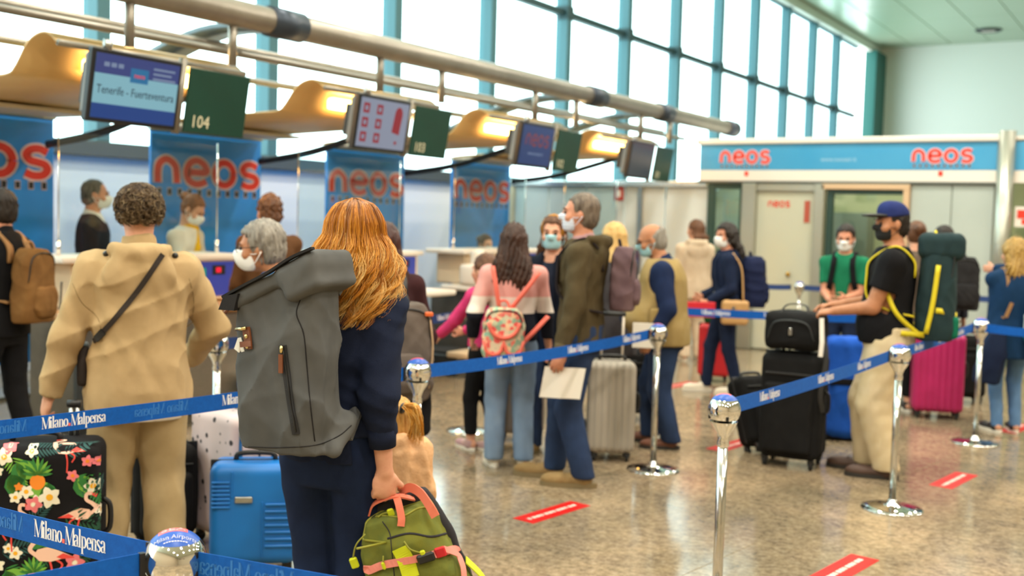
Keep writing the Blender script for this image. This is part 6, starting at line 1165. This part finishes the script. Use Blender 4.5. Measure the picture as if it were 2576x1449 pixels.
def flam(u, v, s, f_=1, leg=True):
    dec(PPA, [(u + f_ * s * x, v + s * y) for x, y in ((-.42, .02), (-.3, .2), (0, .27), (.3, .16), (.75, -.06), (.4, -.12), (.1, -.2), (-.25, -.17))], .0016); dec(PR, [(u + f_ * s * x, v + s * y) for x, y in ((.45, .06), (.85, -.1), (.4, -.12), (.25, -.06))], .002)
    V, F = stroke([(u + f_ * s * x, v + s * y) for x, y in ((-.35, .02), (-.52, .2), (-.4, .42), (-.2, .6), (-.22, .82), (-.4, .82))], s * .13, 6)
    for q in F: dec(PPA, [V[i] for i in q], .0018)
    dec(PR, [(u + f_ * s * x, v + s * y) for x, y in ((-.38, .9), (-.56, .74), (-.52, .62), (-.38, .76))], .002)
    if leg:
        for pts in ([(.05, -.15), (.12, -.5), (.1, -1.0)], [(.2, -.12), (.42, -.3), (.3, -.55)]):
            V, F = stroke([(u + f_ * s * x, v + s * y) for x, y in pts], s * .06, 5)
            for q in F: dec(PR, [V[i] for i in q], .0015)
rr = random.Random(5); FI = xform(fs).inverted()
def pu(px, py): q = FI @ at(px, py, 4.17); return q.x, q.z
for px, py, a, L_, k in ((150, 1300, -.3, .13, 0), (190, 1250, .2, .13, 3), (10, 1210, 2.2, .12, 0), (190, 1420, 1.0, .12, 0), (60, 1330, .8, .1, 3), (0, 1390, .3, .12, 3), (120, 1380, -2.0, .1, 0), (215, 1190, -1.2, .12, 1), (30, 1140, -1.2, .1, 2), (10, 1420, -.6, .1, 1), (60, 1130, .0, .1, 3), (200, 1330, -1.5, .12, 0), (150, 1140, .3, .1, 3)): u, v = pu(px, py); palm(u, v, a, L_ * 1.25, PG[k])
for px, py in ((30, 1190), (45, 1160), (195, 1200), (120, 1215), (20, 1430), (120, 1340)):
    u, v = pu(px, py)
    for k in range(3): leaf(u, v, rr.uniform(-2.6, -.4) if k else -1.4, .09, .03, PG[2 if k % 2 else 1], .0007)
for px, py, r_ in ((124, 1252, .045), (68, 1235, .03), (42, 1248, .026), (92, 1262, .03), (15, 1146, .035), (80, 1135, .026), (0, 1180, .022), (228, 1230, .034), (25, 1375, .022), (42, 1388, .028), (0, 1415, .028), (250, 1300, .03), (140, 1345, .026)): u, v = pu(px, py); flower(u, v, r_)
for px, py, r_ in ((85, 1268, .035), (185, 1420, .04), (25, 1122, .03)): u, v = pu(px, py); flower(u, v, r_, PP, PPA, .0018); flower(u, v, r_ * .7, PP, PW_, .0022)
for px, py, r_ in ((180, 1200, .025), (240, 1170, .022), (50, 1222, .018), (216, 1165, .025)): u, v = pu(px, py); flower(u, v, r_, PP if px > 170 else PO, PO, .0018)
u, v = pu(95, 1195); pine(u, v, .075); u, v = pu(85, 1440); pine(u, v, .07)
for px, py, s, f_ in ((120, 1398, .125, 1), (160, 1134, .09, 1), (40, 1320, .1, -1), (200, 1300, .1, -1), (245, 1400, .09, 1)): u, v = pu(px, py); flam(u, v, s, f_)
for nm, (m, (V, F)) in DEC.items(): tag(link_mesh('print', V, F, m, fs, False), kind='stuff')
# ------------------------------------------------------------------ lighten the dense figure meshes
dense = [o for o in COL.objects if o.type == 'MESH' and len(o.data.polygons) > 5000 and 'tint' not in o.data.attributes]
for o in dense: o.modifiers.new('decimate', 'DECIMATE').ratio = .36 if len(o.data.polygons) > 9000 and o.name.split('.')[0] != 'sweatshirt' else .6
dg = bpy.context.evaluated_depsgraph_get(); dg.update()
for o in dense:
    me = bpy.data.meshes.new_from_object(o.evaluated_get(dg)); me.name = o.data.name; old = o.data; o.modifiers.clear(); o.data = me
    me.polygons.foreach_set('use_smooth', np.ones(len(me.polygons), bool)); bpy.data.meshes.remove(old)
